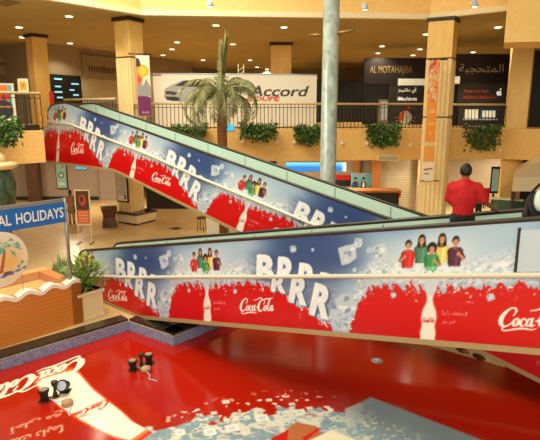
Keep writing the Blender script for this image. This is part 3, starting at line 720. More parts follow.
# black elevator glazing right of it
a = P(529, 100, 26)
o = thing('lift_shaft', 'dark glazed panel with thin gold strip beside the slim golden column at right edge', 'glass panel', (a.x+2.6, 27, 0))
MB().box((a.x+2.65, 27.2, 6.05), (5, .3, 5.2)).build('dark_glass', 'blackp', o); MB().box((a.x+.5, 27.0, 6.05), (.07, .08, 5.2)).build('gold_strip', 'brass', o)
MB().box((a.x+2.65, 27.2, 1.72), (5, .3, 3.4)).build('base_panel', 'blackp', o)
# marble pillar
mp_ = P(329, 120, 18.6)
o = thing('marble_pillar', 'round grey-green marble pillar rising in front of the upper floor', 'pillar', (mp_.x, 18.6, 0))
MB().lathe((mp_.x, 18.6, 0), [(.42, 0), (.42, .25), (.36, .35), (.29, .45), (.27, 12.5)], 28).build('shaft', 'marble', o, smooth=True)
h = P(331, 34, 18.6)
MB().tube([P(309, 35.5, 18.9), P(322, 34.5, 18.6)], .055, 8).build('bracket_arm', 'brass', o, smooth=True)
MB().tube([P(338, 33, 18.3), P(344, 32, 18.2), P(355, 29.5, 18.0)], [.09, .055, .055], 8).build('bracket_arm', 'brass', o, smooth=True)
gc = P(131, 200, 26.9); column('travertine_column', 'ground floor travertine column rising from the bench under the far walkway', (gc.x, 26.9), .95, RC, 0, 3.46, None, (.6, 3.1), None, 'flute')
# bench round the left column
o = thing('column_bench', 'cream bench with dark top wrapped around the foot of the left travertine column', 'bench', (gc.x, 26.9, 0))
bc = Vector((gc.x+.28, 26.75, 0))
MB().box((bc.x, bc.y, .30), (1.42, 1.42, .44), RC).build('bench_base', 'cream', o, bevel=.02); MB().box((bc.x, bc.y, .05), (1.36, 1.36, .1), RC).build('kick_plinth', 'black', o)
MB().box((bc.x, bc.y, .55), (1.54, 1.54, .09), RC).build('bench_top', 'black', o, bevel=.02)
# lit directory on that column
sc_ = thing('directory_screen', 'dark framed pale directory board on the column above the bench', 'notice board', (gc.x-.3, 26.4, 1.8))
fcx = Vector((gc.x, 26.9, 0))-CN*.56 
MB().box((fcx.x, fcx.y, 1.95), (.80, .05, 1.7), RC).build('frame', 'capital', sc_, bevel=.01)
cb = Canvas(0, 1, 0, 1, 60, (232, 232, 226))
for k in range(9): cb.poly([(.1, .2+.08*k), (.9, .2+.08*k), (.9, .225+.08*k), (.1, .225+.08*k)], (120, 126, 130))
cb.poly([(.7, .06), (.92, .06), (.92, .2), (.7, .2)], (180, 70, 60))
board('screen', cb, fcx-CN*.045-CE*.34+UP*1.18, CE, UP, .68, 1.54, parent=sc_, dens=40, thick=.01)

# ================================================================== RAILINGS
def railing(label, a, b, ztop, zbase, group=None, step=.17, extra=None):
    a, b = Vector((a[0], a[1], 0)), Vector((b[0], b[1], 0)); o = thing('railing', label, 'railing', (a.x, a.y, zbase))
    MB().tube([a+UP*ztop, b+UP*ztop], .05, 8).build('top_rail', 'rail', o, smooth=True)
    m_ = MB(); m_.bar(a+UP*(zbase+.08), b+UP*(zbase+.08), .04, .04); m_.bar(a+UP*(ztop-.16), b+UP*(ztop-.16), .03, .025); m_.build('lower_rail', 'bronze', o)
    L = (b-a).length; n = max(2, min(99, int(L/step))); t = (b-a)/n; first = None
    for k in range(n+1):
        if first is None:
            mb = MB(); p = a; off = Vector((t.y, -t.x, 0)).normalized()*.06
            mb.tube([p+UP*(zbase+.02), p+off*.6+UP*(zbase+.25), p+off+UP*(zbase+.4), p+off*.3+UP*(zbase+.62), p+UP*(ztop-.1), p+UP*(ztop-.03)], .016, 5)
            first = mb.build('baluster', 'bronze', o)
        else:
            c = first.copy(); COL.objects.link(c); c.parent = o; c.location = first.location+t*k
    return o
lc = Vector((-8.12, 18.85, 0))
railing('left upper railing in front of the poster and dark shop, above the leafy trough', lc-N*7, lc, 6.27, 4.98, step=.2)
railing('short upper railing seen over the top of the far walkway, left of the travertine column', (wr.x+.05, wr.y+.1), (cl[0]-.1, cl[1]+.1), 6.2, FZ)
ra = Vector((cl[0]+.7, cl[1]+.15, 0)); rb = Vector((mid_r.x-.3, mid_r.y+.05, 0))
railing('long upper railing in front of the car banner, behind the palm', ra, rb, 6.0, FZ)
railing('upper railing right of the broad column below the dark shop panels', (mid_r.x+.6, mid_r.y+.1), (11.1, 25.0), 5.98, FZ)

# ================================================================== HANGING GREENERY ON THE LEDGE
def leafy(mb, c, dims, n, size, droop=.0, sd=0):
    r = random.Random(sd)
    for _ in range(n):
        x = (r.random()-.5)*dims[0]; y = (r.random()-.5)*dims[1]; z = (r.random()**.8)*dims[2]; e = 1-abs(x/dims[0]*2)**2*.45*r.random()*2
        p = Vector(c)+Vector((x, y, -z*e+r.random()*.12)); d = Vector((r.uniform(-1, 1), r.uniform(-1, .2), r.uniform(-1, .3))).normalized()
        s = size*r.uniform(.6, 1.3); q = d.cross(Vector((r.uniform(-1, 1), r.uniform(-1, 1), r.uniform(-1, 1)))).normalized()*s*.32
        mb.add([p, p+d*s*.5+q, p+d*s, p+d*s*.5-q], [(0, 1, 2, 3)])
    return mb
def trough(label, x0, x1, y0, y1, Y, n, group='planted troughs along the upper ledge', m='leaf', box=True):
    a, b = P(x0, y0, Y), P(x1, y0, Y); c = (a+b)/2; h_ = a.z-P(x0, y1, Y).z; wd = (b-a).length
    o = thing('hanging_planter', label, 'plant', (c.x, Y, c.z-.15)); o['group'] = group
    MB().box((c.x, Y+.12, c.z-.14), (wd*.9, .22, .22)).build('trough', 'capital', o, bevel=.01)
    ob = leafy(MB(), (c.x, Y-.02, c.z+.05), (wd, .42, h_), n, .17, sd=int(x0)).build('foliage', m, o)
    return o
trough('bushy green trough plant on the left ledge beside the framed posters', -16, 18, 121, 148, 17.3, 900)
trough('shaded trough plant behind the left side of the palm', 172, 207, 126, 141, 23.0, 450)
trough('trailing green trough plant directly right of the palm', 240, 276, 125, 143, 23.2, 700)
trough('trailing green trough plant just left of the marble pillar', 295, 321, 127, 147, 23.5, 600)
trough('trailing green trough plant just left of the broad column', 368, 400, 125, 149, 24.0, 750)
o = trough('trailing green trough plant right of the broad column', 464, 500, 127, 152, 24.7, 800)
# ledge fittings
for i, (x, y) in enumerate([(242, 141.5), (277, 142), (294, 142), (310, 142.6), (342, 143), (367, 143.5), (396, 144), (410, 145), (500, 150)]):
    Y = 23.0+(x-150)/280*1.35 if x < 440 else 24.85
    p = P(x, y, Y-.03); lb = ['between palm and its trailing trough plant', 'under the right end of the trough plant beside the palm', 'under the left end of the plant beside the marble pillar', 'left of the marble pillar under the leaves', 'first to the right of the marble pillar',
      'under the left end of the plant by the broad column', 'under the right end of the plant by the broad column', 'nearest the broad column', 'beside the slim golden column'][i]
    o = thing('ledge_light', 'small square ledge light '+lb, 'wall light', p, 'square lights on the ledge')
    MB().box(p, (.15, .05, .15)).build('housing', 'cream', o, bevel=.01); MB().box(p-Vector((0, .03, 0)), (.09, .02, .09)).build('lens', 'white', o)
p = P(388, 158, 24.1)
o = thing('wall_vent', 'rectangular slatted vent on the ledge face left of the broad column', 'vent', p)
MB().box(p, (.98, .05, .26)).build('vent_frame', 'cream', o, bevel=.01); MB().box(p-Vector((0, .03, 0)), (.88, .02, .18)).build('slats', 'vent', o)
p = P(479, 162, 30.5)
# ================================================================== CEILING LIGHTS
protoL = None
spots = [(19, 27), (22, 37), (69, 16), (70, 43), (163, 55), (172, 49), (177, 42), (216, 25), (284, 27), (233, 44), (203, 60), (250, 60), (257, 67), (267, 69), (382, 46), (378, 53), (380, 59), (420, 49), (413, 55), (473, 52), (498, 27), (426, 34)]
desc = ['second from the left edge, upper of the pair', 'lower of the pair near the left edge', 'left of the near travertine column, close to the cornice', 'above the dark shop window', 'lowest in the trio left of the car banner', 'middle of the trio above the car picture',
 'highest of the trio above the car picture', 'in front, upper left of the palm spear', 'in front, between palm and marble pillar', 'just right of the palm spear', 'low, left of the palm spear', 'left of the column behind the banner', 'close against the left of the column behind the banner', 'touching the column behind the banner, low',
 'above the left dark sign, highest', 'above the left dark sign, middle', 'above the left dark sign, lowest', 'left of the broad column, higher of two', 'left of the broad column, lower of two', 'above the right dark sign', 'close to the pier block at right', 'beside the capital of the broad column']
for i, (x, y) in enumerate(spots):
    Y = 20
    for _ in range(30): Y += (P(x, y, Y).z < CZ)*(1) if abs(P(x, y, Y).z-CZ) > .3 else 0
    r = ((x-270)/F, CP+(220-y)/F*SP, -SP+(220-y)/F*CP); k = (CZ-.02-EYE)/r[2]; p = Vector((r[0]*k, r[1]*k, CZ-.02))
    if protoL is None:
        protoL = thing('ceiling_light', '', 'ceiling light', p, 'round downlights in the upper ceiling')
        MB().lathe((p.x, p.y, p.z-.02), [(.15, 0), (.20, .0), (.20, .04), (.15, .04)], 20).build('trim_ring', 'white', protoL); MB().lathe((p.x, p.y, p.z-.035), [(.14, 0), (.14, .02)], 16).build('lens', 'glow_w', protoL)
        o = protoL
    else: o = copy_tree(protoL); o.location = p
    o['label'] = 'round ceiling downlight '+desc[i]
    l = bpy.data.lights.new('downlight', 'SPOT'); l.energy = 170 if y > 45 else 140; l.spot_size = 2.3; l.spot_blend = .6; l.color = (1, .93, .68); l.shadow_soft_size = .12
    lo = bpy.data.objects.new('lamp', l); COL.objects.link(lo); lo.location = (0, 0, -.12); lo.parent = o
for i, (x, y, Y) in enumerate([(210, 3, 20.6), (365, 6, 21.6), (475, 3, 20.9)]):
    p = P(x, y, Y-.28); o = thing('wall_spotlight', ['small spotlight on the beige wall above the palm', 'small spotlight on the beige wall right of the marble pillar', 'small spotlight on the beige wall above the broad column'][i], 'spotlight', p, 'spotlights on the atrium wall')
    MB().box(p+Vector((0, .16, .02)), (.16, .22, .2)).build('bracket', 'white', o, bevel=.01); MB().lathe((p.x, p.y, p.z-.14), [(.12, 0), (.14, .06), (.09, .2), (.05, .24)], 14).build('lamp_head', 'grey', o, smooth=True)
    MB().lathe((p.x, p.y, p.z-.15), [(.09, 0), (.09, .012)], 12).build('lens', 'glow_w', o)
o = thing('ceiling_vent', 'dark rectangular ceiling grille at the upper left corner', 'vent', (-8.9, 19.6, CZ-.02)); o.location = G(8, 14, CZ-.03) if False else P(8, 13, 20.4); p = Vector(o.location); p.z = CZ-.03; o.location = p
MB().box(p, (1.2, .5, .05), RZ).build('grille', 'vent', o)
# ================================================================== PALM
pc = P(221.5, 96, 19.6)
o = thing('palm_tree', 'tall palm with drooping olive fronds between the far walkway and the car banner', 'palm tree', (pc.x, pc.y, 0))
prof = [(.36, 0), (.30, .3)]; zz = .3
while zz < pc.z: prof += [(.17, zz), (.20, zz+.1)]; zz += .12
MB().lathe((pc.x, pc.y, 0), prof, 14).build('trunk', 'trunk', o)
MB().lathe((pc.x, pc.y, 0), [(.75, 0), (.8, .5), (.74, .5), (.7, .42)], 20).build('pot', 'cream', o)
def frond(base, az, L, lift, droop, nl=34, wd=.34):
    mb = MB(); pts = []; d = Vector((math.cos(az), math.sin(az), 0)); p = Vector(base); ang = lift
    n = 14
    for i in range(n+1):
        pts.append(p.copy()); p = p+(d*math.cos(ang)+UP*math.sin(ang))*L/n; ang -= droop/n*(1+.6*i/n)
    mb.tube(pts, [.028-.022*i/n for i in range(n+1)], 5)
    side = Vector((-d.y, d.x, 0))
    for k in range(nl):
        t = .12+.86*k/nl; i = min(n-1, int(t*n)); q = pts[i].lerp(pts[i+1], t*n-i); tg = (pts[i+1]-pts[i]).normalized()
        l = wd*(math.sin(math.pi*min(1, t*.85+.12))+.25)
        for s_ in (-1, 1):
            dd = (side*s_*.75+tg*.55-UP*(.35+.5*random.random())).normalized(); ww = tg*.022
            mb.add([q-ww, q+ww, q+dd*l*.6+ww*.8, q+dd*l, q+dd*l*.6-ww*.8], [(0, 1, 2, 3, 4)])
    return mb
top = Vector((pc.x, pc.y, pc.z+.05))
for i in range(24):
    az = i*2.39996; lift = 1.25-.9*(i/24)+random.uniform(-.1, .1); frond(top+Vector((math.cos(az)*.08, math.sin(az)*.08, -.2*i/28)), az, random.uniform(2.05, 2.65), lift, 2.5+.5*random.random()).build('frond', 'palm', o)
for az, lf, ll in ((.1, 1.45, 2.5), (.5, 1.50, 2.35), (.2, 1.47, 2.2), (3.6, 1.56, 2.0), (5.9, 1.46, 2.1), (1.5, 1.5, 2.0)):
    frond(top, az, ll, lf, .03, 60, .14).build('spear_frond', 'palm', o)
# ================================================================== BANNERS AND SIGNS ON THE UPPER FLOOR
# long car banner
A0 = P(155, 126, 24.6); A1 = P(316, 126, 25.2); Wd = (A1-A0).length; rt = (A1-A0).normalized(); H0 = P(155, 74, 24.6).z-A0.z
o = thing('car_banner', 'long white banner with silver car picture and Accord lettering behind the upper railing', 'banner', A0)
cb = Canvas(0, 1, 0, 1, 380, (238, 230, 208)); cb.res = 380
Hn = H0
def q_(x, y): return ((x-155)/161., (126-y)/50.)
C_ = lambda pts, c, al=1: cb.poly([q_(*p) for p in pts], c, al)
C_([(165, 98), (166, 90), (173, 86), (183, 82), (196, 81), (207, 83), (214, 88), (215, 98), (205, 102), (196, 104), (178, 102), (168, 101)], (168, 166, 156))
C_([(176, 87), (184, 82.5), (196, 81.3), (206, 83), (212, 87), (196, 88)], (40, 40, 40)); C_([(166, 92), (178, 93), (176, 96), (167, 95)], (50, 48, 46)); C_([(166, 97), (180, 98), (179, 102), (168, 101)], (30, 30, 30))
cb.ell(*q_(199, 99), .022, .085, (30, 30, 30)); cb.ell(*q_(199, 99), .013, .05, (170, 170, 165)); C_([(178, 92), (185, 90), (184, 93)], (240, 240, 235)); C_([(155, 76), (163, 76.5), (163, 78), (155, 77.5)], (190, 60, 50))
T, a = glyphs('Accord', .02, 3); f = lambda x, y: ((248+x*57+y/a*3.4-155)/161., (126-(97.0-y/a*10.5))/50.); cb.tris(T, f, (46, 42, 40))
T, a = glyphs('COUPE', .03, 3); f = lambda x, y: ((245+x*33+y/a*1.5-155)/161., (126-(101.5-y/a*4.6))/50.); cb.tris(T, f, (214, 50, 26))
board('banner_sheet', cb, A0, rt, UP, Wd, H0, parent=o, dens=30)
mb = MB(); mb.tube([A0+UP*(H0+.02), A0+rt*Wd+UP*(H0+.02)], .03, 6); mb.build('top_tube', 'grey', o, smooth=True)
# aluminium lattice behind banner
p = P(241, 74, 26); o = thing('lattice_mast', 'thin cream lattice mast top showing above the banner right of the palm', 'mast', (p.x, p.y, FZ))
mb = MB()
for dx in (-.13, .13): mb.bar((p.x+dx, p.y, FZ), (p.x+dx, p.y, P(241, 64, 26).z), .04, .04)
z = FZ+.1
while z < P(241, 64, 26).z-.2: mb.bar((p.x-.13, p.y, z), (p.x+.13, p.y, z+.2), .025, .025); z += .2
mb.build('lattice', 'cream', o)
# vertical juice banner
a = P(138.5, 116, 22.0); b = P(152, 118.5, 22.2); tz = P(140, 54.5, 22.0).z; bt = (b-a); bt.z = 0; W_ = bt.length
cb = Canvas(0, 1, 0, 1, 90, (232, 220, 190))
cb.poly([(0, 0), (1, 0), (1, .31), (0, .36)], (112, 34, 84)); cb.poly([(0, .33), (1, .33), (1, .48), (.7, .62), (.45, .5), (.2, .62), (0, .5)], (150, 146, 140))
cb.poly([(.0, .93), (.3, .9), (.5, .7), (.35, .5), (.1, .5), (0, .5)], (196, 120, 84)); cb.ell(.5, .74, .42, .10, (240, 170, 40)); cb.ell(.5, .74, .25, .06, (250, 196, 70)); cb.poly([(0, .95), (.25, .93), (.35, .82), (0, .8)], (70, 46, 34)); cb.ell(.2, .6, .15, .05, (210, 70, 60)); cb.text('lush', .3, .04, .5, (235, 220, 225), height=.05)
o = thing('hanging_banner', 'vertical banner with orange fruit and purple foot hung beside the left travertine column', 'banner', a)
board('banner_sheet', cb, (a.x, a.y, a.z), bt, UP, W_, tz-a.z, parent=o, dens=70)
q = Vector((a.x, a.y, tz+.02)); MB().tube([q-bt.normalized()*.28, q+bt.normalized()*(W_+.06)], .03, 6).build('bracket', 'bronze', o, smooth=True)
# orange banner on the broad column
a = P(425, 142, 22.7); b = P(434.8, 142, 22.5); tz = P(431, 60, 22.6).z; W_ = (b-a).length; H_ = tz-a.z
cb = Canvas(0, 1, 0, 1, 110, (226, 138, 34))
nn = fbm(cb.U*5, cb.V*16, 3, 4); up = sm(.5, .51, cb.V); cb.blend(up, (214, 190, 140)); cb.blend(up*sm(.5, .56, nn), (196, 54, 30)); cb.blend(up*sm(.56, .62, fbm(cb.U*7+3, cb.V*20, 3, 8)), (230, 130, 60))
cb.text('Still', .2, .36, .55, (244, 220, 170), height=.045); cb.text('Need', .2, .21, .6, (244, 220, 170), height=.04); cb.text('it', .4, .09, .2, (244, 220, 170), height=.04)
o = thing('hanging_banner', 'tall orange and floral banner hung on the left face of the broad column', 'banner', a)
board('banner_sheet', cb, a, (b-a), UP, W_, H_, parent=o, dens=70)
MB().tube([Vector((a.x-.05, a.y, tz+.02)), Vector((b.x+.35, b.y+.1, tz+.02))], .03, 6).build('bracket', 'bronze', o, smooth=True)
a = P(422, 181, 22.7); b = P(433, 181, 22.5); W_ = (b-a).length; H_ = P(422, 146, 22.7).z-a.z
cb = Canvas(0, 1, 0, 1, 90, (226, 214, 180)); cb.poly([(0, .55), (1, .55), (1, 1), (0, 1)], (226, 150, 50)); cb.text('SALE', .15, .75, .7, (240, 226, 190), height=.07) if False else None
cb.poly([(.1, .3), (.9, .34), (.9, .38), (.1, .35)], (170, 60, 50)); cb.poly([(.15, .2), (.6, .2), (.6, .23), (.15, .23)], (90, 80, 70))
o = thing('hanging_banner', 'small banner, orange above cream, under the floral banner on the broad column', 'banner', a)
board('banner_sheet', cb, a, (b-a), UP, W_, H_, parent=o, dens=70)
MB().tube([a-Vector((.08, 0, 0)), b+Vector((.3, .1, 0))], .025, 6).build('bracket', 'bronze', o, smooth=True)
# shop fascia signs (dark slabs)
def signbox(label, x0, y1, x1, y0, Y, m, th=.15, name='shop_sign', cat='sign', Y2=None):
    a = P(x0, y1, Y); b = P(x1, y1, Y2 or Y); top = P(x0, y0, Y).z; t = (b-a); t.z = 0; L = t.length; t.normalize(); nn = Vector((-t.y, t.x, 0))
    o = thing(name, label, cat, a); q = lambda p, z, k: Vector((p.x, p.y, z))+nn*k
    e = a+t*L
    MB().hull8([q(a, a.z, 0), q(e, a.z, 0), q(e, a.z, th), q(a, a.z, th)], [q(a, top, 0), q(e, top, 0), q(e, top, th), q(a, top, th)]).build('sign_panel', m, o)
    return o, a, t, L, top-a.z
o, a, t, L, h = signbox('dark sign slab with faded gold AL MOTAHAJIBA letters left of the broad column', 364, 84, 440, 58, 33.7, 'signblack')
text_on(MB(), 'AL MOTAHAJIBA', a+t*L*.07+UP*h*.34, t, UP, L*.56, h*.36, .01, .012).build('lettering', 'gold', o)
o, a, t, L, h = signbox('dark sign slab with pale Arabic letters right of the broad column', 452, 83, 512, 54, 29.8, 'signblack')
text_on(MB(), arabic('المتحجبة'), a+t*L*.10+UP*h*.30, t, UP, L*.74, h*.36, .01, .012).build('lettering', 'goldlt', o)
o, a, t, L, h = signbox('dark computer shop panel with Arabic and iMachines letters left of the broad column', 388, 103.5, 430, 84, 33.75, 'panel')
text_on(MB(), arabic('آي ماشينز'), a+t*L*.22+UP*h*.52, t, UP, L*.44, h*.30, .02, .012).build('lettering', 'letlit', o); text_on(MB(), 'iMachines', a+t*L*.22+UP*h*.15, t, UP, L*.46, h*.20, .02, .012).build('lettering', 'letlit', o)
o, a, t, L, h = signbox('dark lower panel with round orange and white emblem behind the railing', 388, 131, 430, 104, 33.78, 'panel')
c = P(405, 117.5, 33.74); mb = MB(); mb.lathe((0, 0, 0), [(.42, 0), (.42, .03)], 24); R = Matrix.Translation(c) @ Matrix.Rotation(math.pi/2, 4, 'X')
def xf(mb, R): mb.v = [tuple(R @ Vector(v)) for v in mb.v]; return mb
xf(mb, R).build('emblem_disc', 'white', o)
mb = MB().prism([(0, .42), (-.2, .37), (-.37, .2), (-.42, 0), (-.37, -.2), (-.1, -.2), (-.05, .2)], .03, .04); xf(mb, R).build('emblem_orange', 'leto', o)
mb = MB().prism([(.1, -.38), (.1, .35), (.22, .35), (.22, -.34)], .03, .04); xf(mb, R).build('emblem_grey', 'grey', o)
mb = MB()
for k in range(9):
    g_ = math.pi*(1.0+k/8); mb.add([(.5*math.cos(g_+.04), .5*math.sin(g_+.04), .03), (.5*math.cos(g_-.04), .5*math.sin(g_-.04), .03), (.72*math.cos(g_), .72*math.sin(g_), .03)], [(0, 1, 2)])
xf(mb, R).build('emblem_rays', 'letw', o)
o = thing('apple_ornament', 'red knob above the round emblem behind the railing', 'ornament', P(409, 108, 33.65)); MB().ell(P(409, 108.5, 33.65), (.13, .13, .13)).build('knob', 'red', o, smooth=True)
o, a, t, L, h = signbox('dark panel with orange Power and Style lines and apple mark right of the broad column', 457, 106, 506, 83, 29.85, 'panel')
text_on(MB(), 'Power and Style', a+t*L*.12+UP*h*.55, t, UP, L*.50, h*.17, .015, .012).build('lettering', 'leto', o); text_on(MB(), 'MacBook & MacBook Pro', a+t*L*.12+UP*h*.32, t, UP, L*.68, h*.14, .01, .012).build('lettering', 'leto', o)
c = a+t*L*.84+UP*h*.56; mb = MB(); nn = Vector((t.y, -t.x, 0))*.014; ap = []
for k in range(24):
    g_ = 2*math.pi*k/24; r_ = .155*(1+.08*math.cos(2*g_))-(.05 if abs(g_-math.pi/2) < .3 else 0)-(.04 if abs(g_-1.5*math.pi) < .2 else 0); x_ = r_*math.cos(g_)
    if abs(((g_+math.pi) % (2*math.pi))-math.pi-.15) < .5: x_ = min(x_, .07+abs(((g_+math.pi) % (2*math.pi))-math.pi-.15)*.12)
    ap.append(c+t*x_+UP*r_*math.sin(g_)+nn)
mb.add(ap, [tuple(range(24))]); mb.add([c+nn+UP*.15+t*.0, c+nn+UP*.19+t*.1, c+nn+UP*.27+t*.09, c+nn+UP*.23+t*.0], [(0, 1, 2, 3)]); mb.build('apple_mark', 'letlit', o)
o, a, t, L, h = signbox('dark lower shop panel with two laptop pictures behind the right railing', 457, 136, 506, 106.5, 29.85, 'panel')
for x0, x1, m_, nm in ((464, 478, 'glow_s', 'laptop_picture'), (480, 496, 'blue', 'laptop_picture')):
    a = P(x0, 119, 29.82); b = P(x1, 119, 29.82); MB().box(((a.x+b.x)/2, 29.82, a.z+.28), (b.x-a.x, .03, .5)).build(nm, m_, o); MB().box(((a.x+b.x)/2, 29.78, a.z-.02), ((b.x-a.x)*1.15, .03, .09)).build('laptop_base', 'grey', o)
    if m_ == 'blue': MB().box(((a.x+b.x)/2, 29.8, a.z+.28), ((b.x-a.x)*.86, .02, .36)).build('laptop_screen', 'glow_s', o)
a = P(399, 82, 33.5); b = P(428, 82, 33.5)
o = thing('light_box', 'lit white strip box between the gold lettered sign and the computer shop panel', 'light box', a); MB().box(((a.x+b.x)/2, 33.58, a.z), (b.x-a.x, .1, .36)).build('housing', 'glow_s', o, bevel=.01); MB().box(((a.x+b.x)/2, 33.64, a.z), (b.x-a.x+.06, .1, .44)).build('frame', 'grey', o)
a = P(456, 80, 29.65); o = thing('light_box', 'small lit box peeking out right of the broad column under the dark sign', 'light box', a); MB().box(a, (.4, .1, .36)).build('housing', 'glow_s', o, bevel=.01); MB().box(a+Vector((0, .06, 0)), (.46, .1, .42)).build('frame', 'grey', o)
a = P(382, 127, 31.8); o = thing('display_cabinet', 'pale upright display cabinet left of the computer shop panel', 'cabinet', (a.x, 31.8, FZ)); MB().box((a.x, 31.8, FZ+.75), (.55, .4, 1.5)).build('body', 'wallL', o, bevel=.02); MB().box((a.x, 31.58, FZ+.85), (.42, .03, 1.1)).build('door', 'grey', o)
# 'motherc' light box, left box, shutter, dark window with glowing lamp reflections
def on_wall(w0, w1, px0, px1): 
    pass
wd_ = Vector((wb.x-wa.x, wb.y-wa.y, 0)).normalized()
def hitwall(px, py, off=.06):       # point on the slanted shop wall
    r = Vector(((px-270)/F, CP+(220-py)/F*SP, -SP+(220-py)/F*CP)); nn = Vector((-wd_.y, wd_.x, 0)); k = (Vector((wa.x, wa.y, 0))-nn*off-Vector((0, 0, 0))).dot(nn)/r.dot(nn)
    return Vector((0, 0, EYE))+r*k
def wallbox(label, x0, y0, x1, y1, m, name, cat, th=.12, part='sign_panel'):
    a = hitwall(x0, y1); b = hitwall(x1, y1); top = hitwall((x0+x1)/2, y0).z; a.z = b.z = (a.z+b.z)/2; nn = Vector((wd_.y, -wd_.x, 0)); L = (Vector((b.x, b.y, 0))-Vector((a.x, a.y, 0))).length
    o = thing(name, label, cat, a); q = lambda p, z, k: Vector((p.x, p.y, z))+nn*k; e = a+wd_*L
    MB().hull8([q(a, a.z, -.04), q(e, a.z, -.04), q(e, a.z, th), q(a, a.z, th)], [q(a, top, -.04), q(e, top, -.04), q(e, top, th), q(a, top, th)]).build(part, m, o)
    return o, a+nn*th, L, top-a.z
o, a, L, h = wallbox('grey sign box reading mothercare, cut off by the travertine column', 83, 57, 124, 80, 'wallW', 'shop_sign', 'sign'); M['signgrey'] = mat('sign_grey', (138, 122, 96), .7); o.children[0].data.materials[0] = M['signgrey']
text_on(MB(), 'mothercare', a+wd_*L*.12+UP*h*.30, wd_, UP, L*.98, h*.34, .012, .012).build('lettering', 'letd', o)
o, a, L, h = wallbox('dark shop window with rows of bluish lamp reflections on the upper floor at left', 47, 75, 82, 103, 'blackp', 'shop_window', 'window', .03, 'glass')
for i, (x, y, s_) in enumerate([(58, 79, 4), (75, 84, 4), (58, 86.5, 3), (72, 90, 2.4), (58.5, 92, 4), (76, 95, 3), (60, 97.5, 3), (74, 100, 3)]):
    p = hitwall(x, y, .14); MB().box(p, (s_*.13, .05, .09), math.atan2(wd_.y, wd_.x)).build('lamp_reflection', 'glow_r', o)  # glowing boxes stand in for ceiling lights reflected in the glass
o, a, L, h = wallbox('closed slatted shutter below the mothercare sign', 83, 79, 124, 103, 'shutter', 'roller_shutter', 'shutter', .05, 'slats'); MB().bar(a+UP*.02, a+wd_*L+UP*.02, .08, .08).build('bottom_bar', 'grey', o)
p = P(3, 65, 33.0); o = thing('shop_sign', 'dim brown sign box on the wall at the left edge', 'sign', p); MB().box((p.x-.2, 33.3, p.z), (2.0, .2, 1.15), .5).build('sign_panel', M['signgrey'], o); text_on(MB(), 'food', P(-6, 66, 32.9), Vector((.877, .479, 0)), UP, 1.1, .35, .01, .15).build('lettering', 'letd', o)
# framed posters left
cb = Canvas(0, 1, 0, 1, 70, (90, 180, 176)); cb.poly([(.0, 0), (1, 0), (1, .1), (0, .1)], (220, 210, 190)); cb.poly([(.3, .72), (.75, .72), (.75, .95), (.3, .95)], (230, 120, 30)); cb.poly([(.4, .55), (.8, .55), (.8, .72), (.4, .72)], (190, 30, 30)); cb.ell(.52, .30, .40, .26, (24, 22, 26)); cb.poly([(.12, .36), (.92, .36), (.92, .40), (.12, .40)], (190, 130, 60)); cb.poly([(.9, 0), (1, 0), (1, 1), (.9, 1)], (224, 214, 190)); cb.poly([(0, .95), (1, .95), (1, 1), (0, 1)], (224, 214, 190))
a = P(-8, 121, 20.3); b = P(17, 121, 20.6); o = thing('shop_poster', 'turquoise poster with orange square and black shape behind the left railing', 'poster', a); board('poster_sheet', cb, a, Vector((b.x-a.x, b.y-a.y, 0)), UP, (b-a).length, P(0, 83, 20.4).z-a.z, parent=o, dens=40)
cb = Canvas(0, 1, 0, 1, 50, (236, 226, 190)); cb.poly([(.15, .2), (.8, .2), (.8, .78), (.15, .78)], (232, 176, 60)); cb.poly([(.38, .42), (.64, .42), (.64, .62), (.38, .62)], (240, 110, 40))
a = P(18.5, 93, 20.8); b = P(29, 93, 20.8); o = thing('framed_poster', 'small cream poster with yellow square standing by the dim left column', 'poster', a); hh = P(20, 78.5, 20.8).z-a.z; board('poster_sheet', cb, a, Vector((1, 0, 0)), UP, (b-a).length, hh, parent=o, dens=60)
MB().box((a.x+.2, 20.86, (a.z+4.98)/2), (.06, .06, a.z-4.98)).build('stand_post', 'capital', o); MB().box((a.x+.2, 20.9, 5.0), (.4, .3, .04)).build('stand_base', 'capital', o)
MB().box(((a.x+b.x)/2, 20.84, a.z+hh/2), ((b.x-a.x)+.06, .04, hh+.06)).build('frame', 'capital', o)
p = P(30, 126, 18.95); o = thing('floor_planter_box', 'low dark box behind the left railing foot', 'box', (p.x, p.y+.25, 4.98)); MB().box((p.x-.15, p.y+.2, 5.08), (.7, .3, .2), RZ+math.pi/2).build('box', 'blackp', o, bevel=.01)
p = P(51, 100, 25.5); o = thing('red_banner', 'narrow red banner edge beside the left end of the far walkway', 'banner', (p.x, 25.6, FZ)); MB().box((p.x, 25.6, 5.75), (.2, .05, 1.7)).build('banner_sheet', 'letr', o); MB().tube([(p.x, 25.65, FZ), (p.x, 25.65, 6.6)], .02, 6).build('pole', 'grey', o)
p = P(229, 127.5, 22.75); o = thing('blue_light_box', 'small blue lit box on the ledge behind the palm trunk', 'light box', p); MB().box(p, (.42, .12, .26)).build('housing', 'glow_c', o, bevel=.02); MB().box(p+Vector((0, .08, -.02)), (.46, .06, .32)).build('backing', 'grey', o); M['glow_c'].node_tree.nodes['Principled BSDF'].inputs['Emission Strength'].default_value = .5

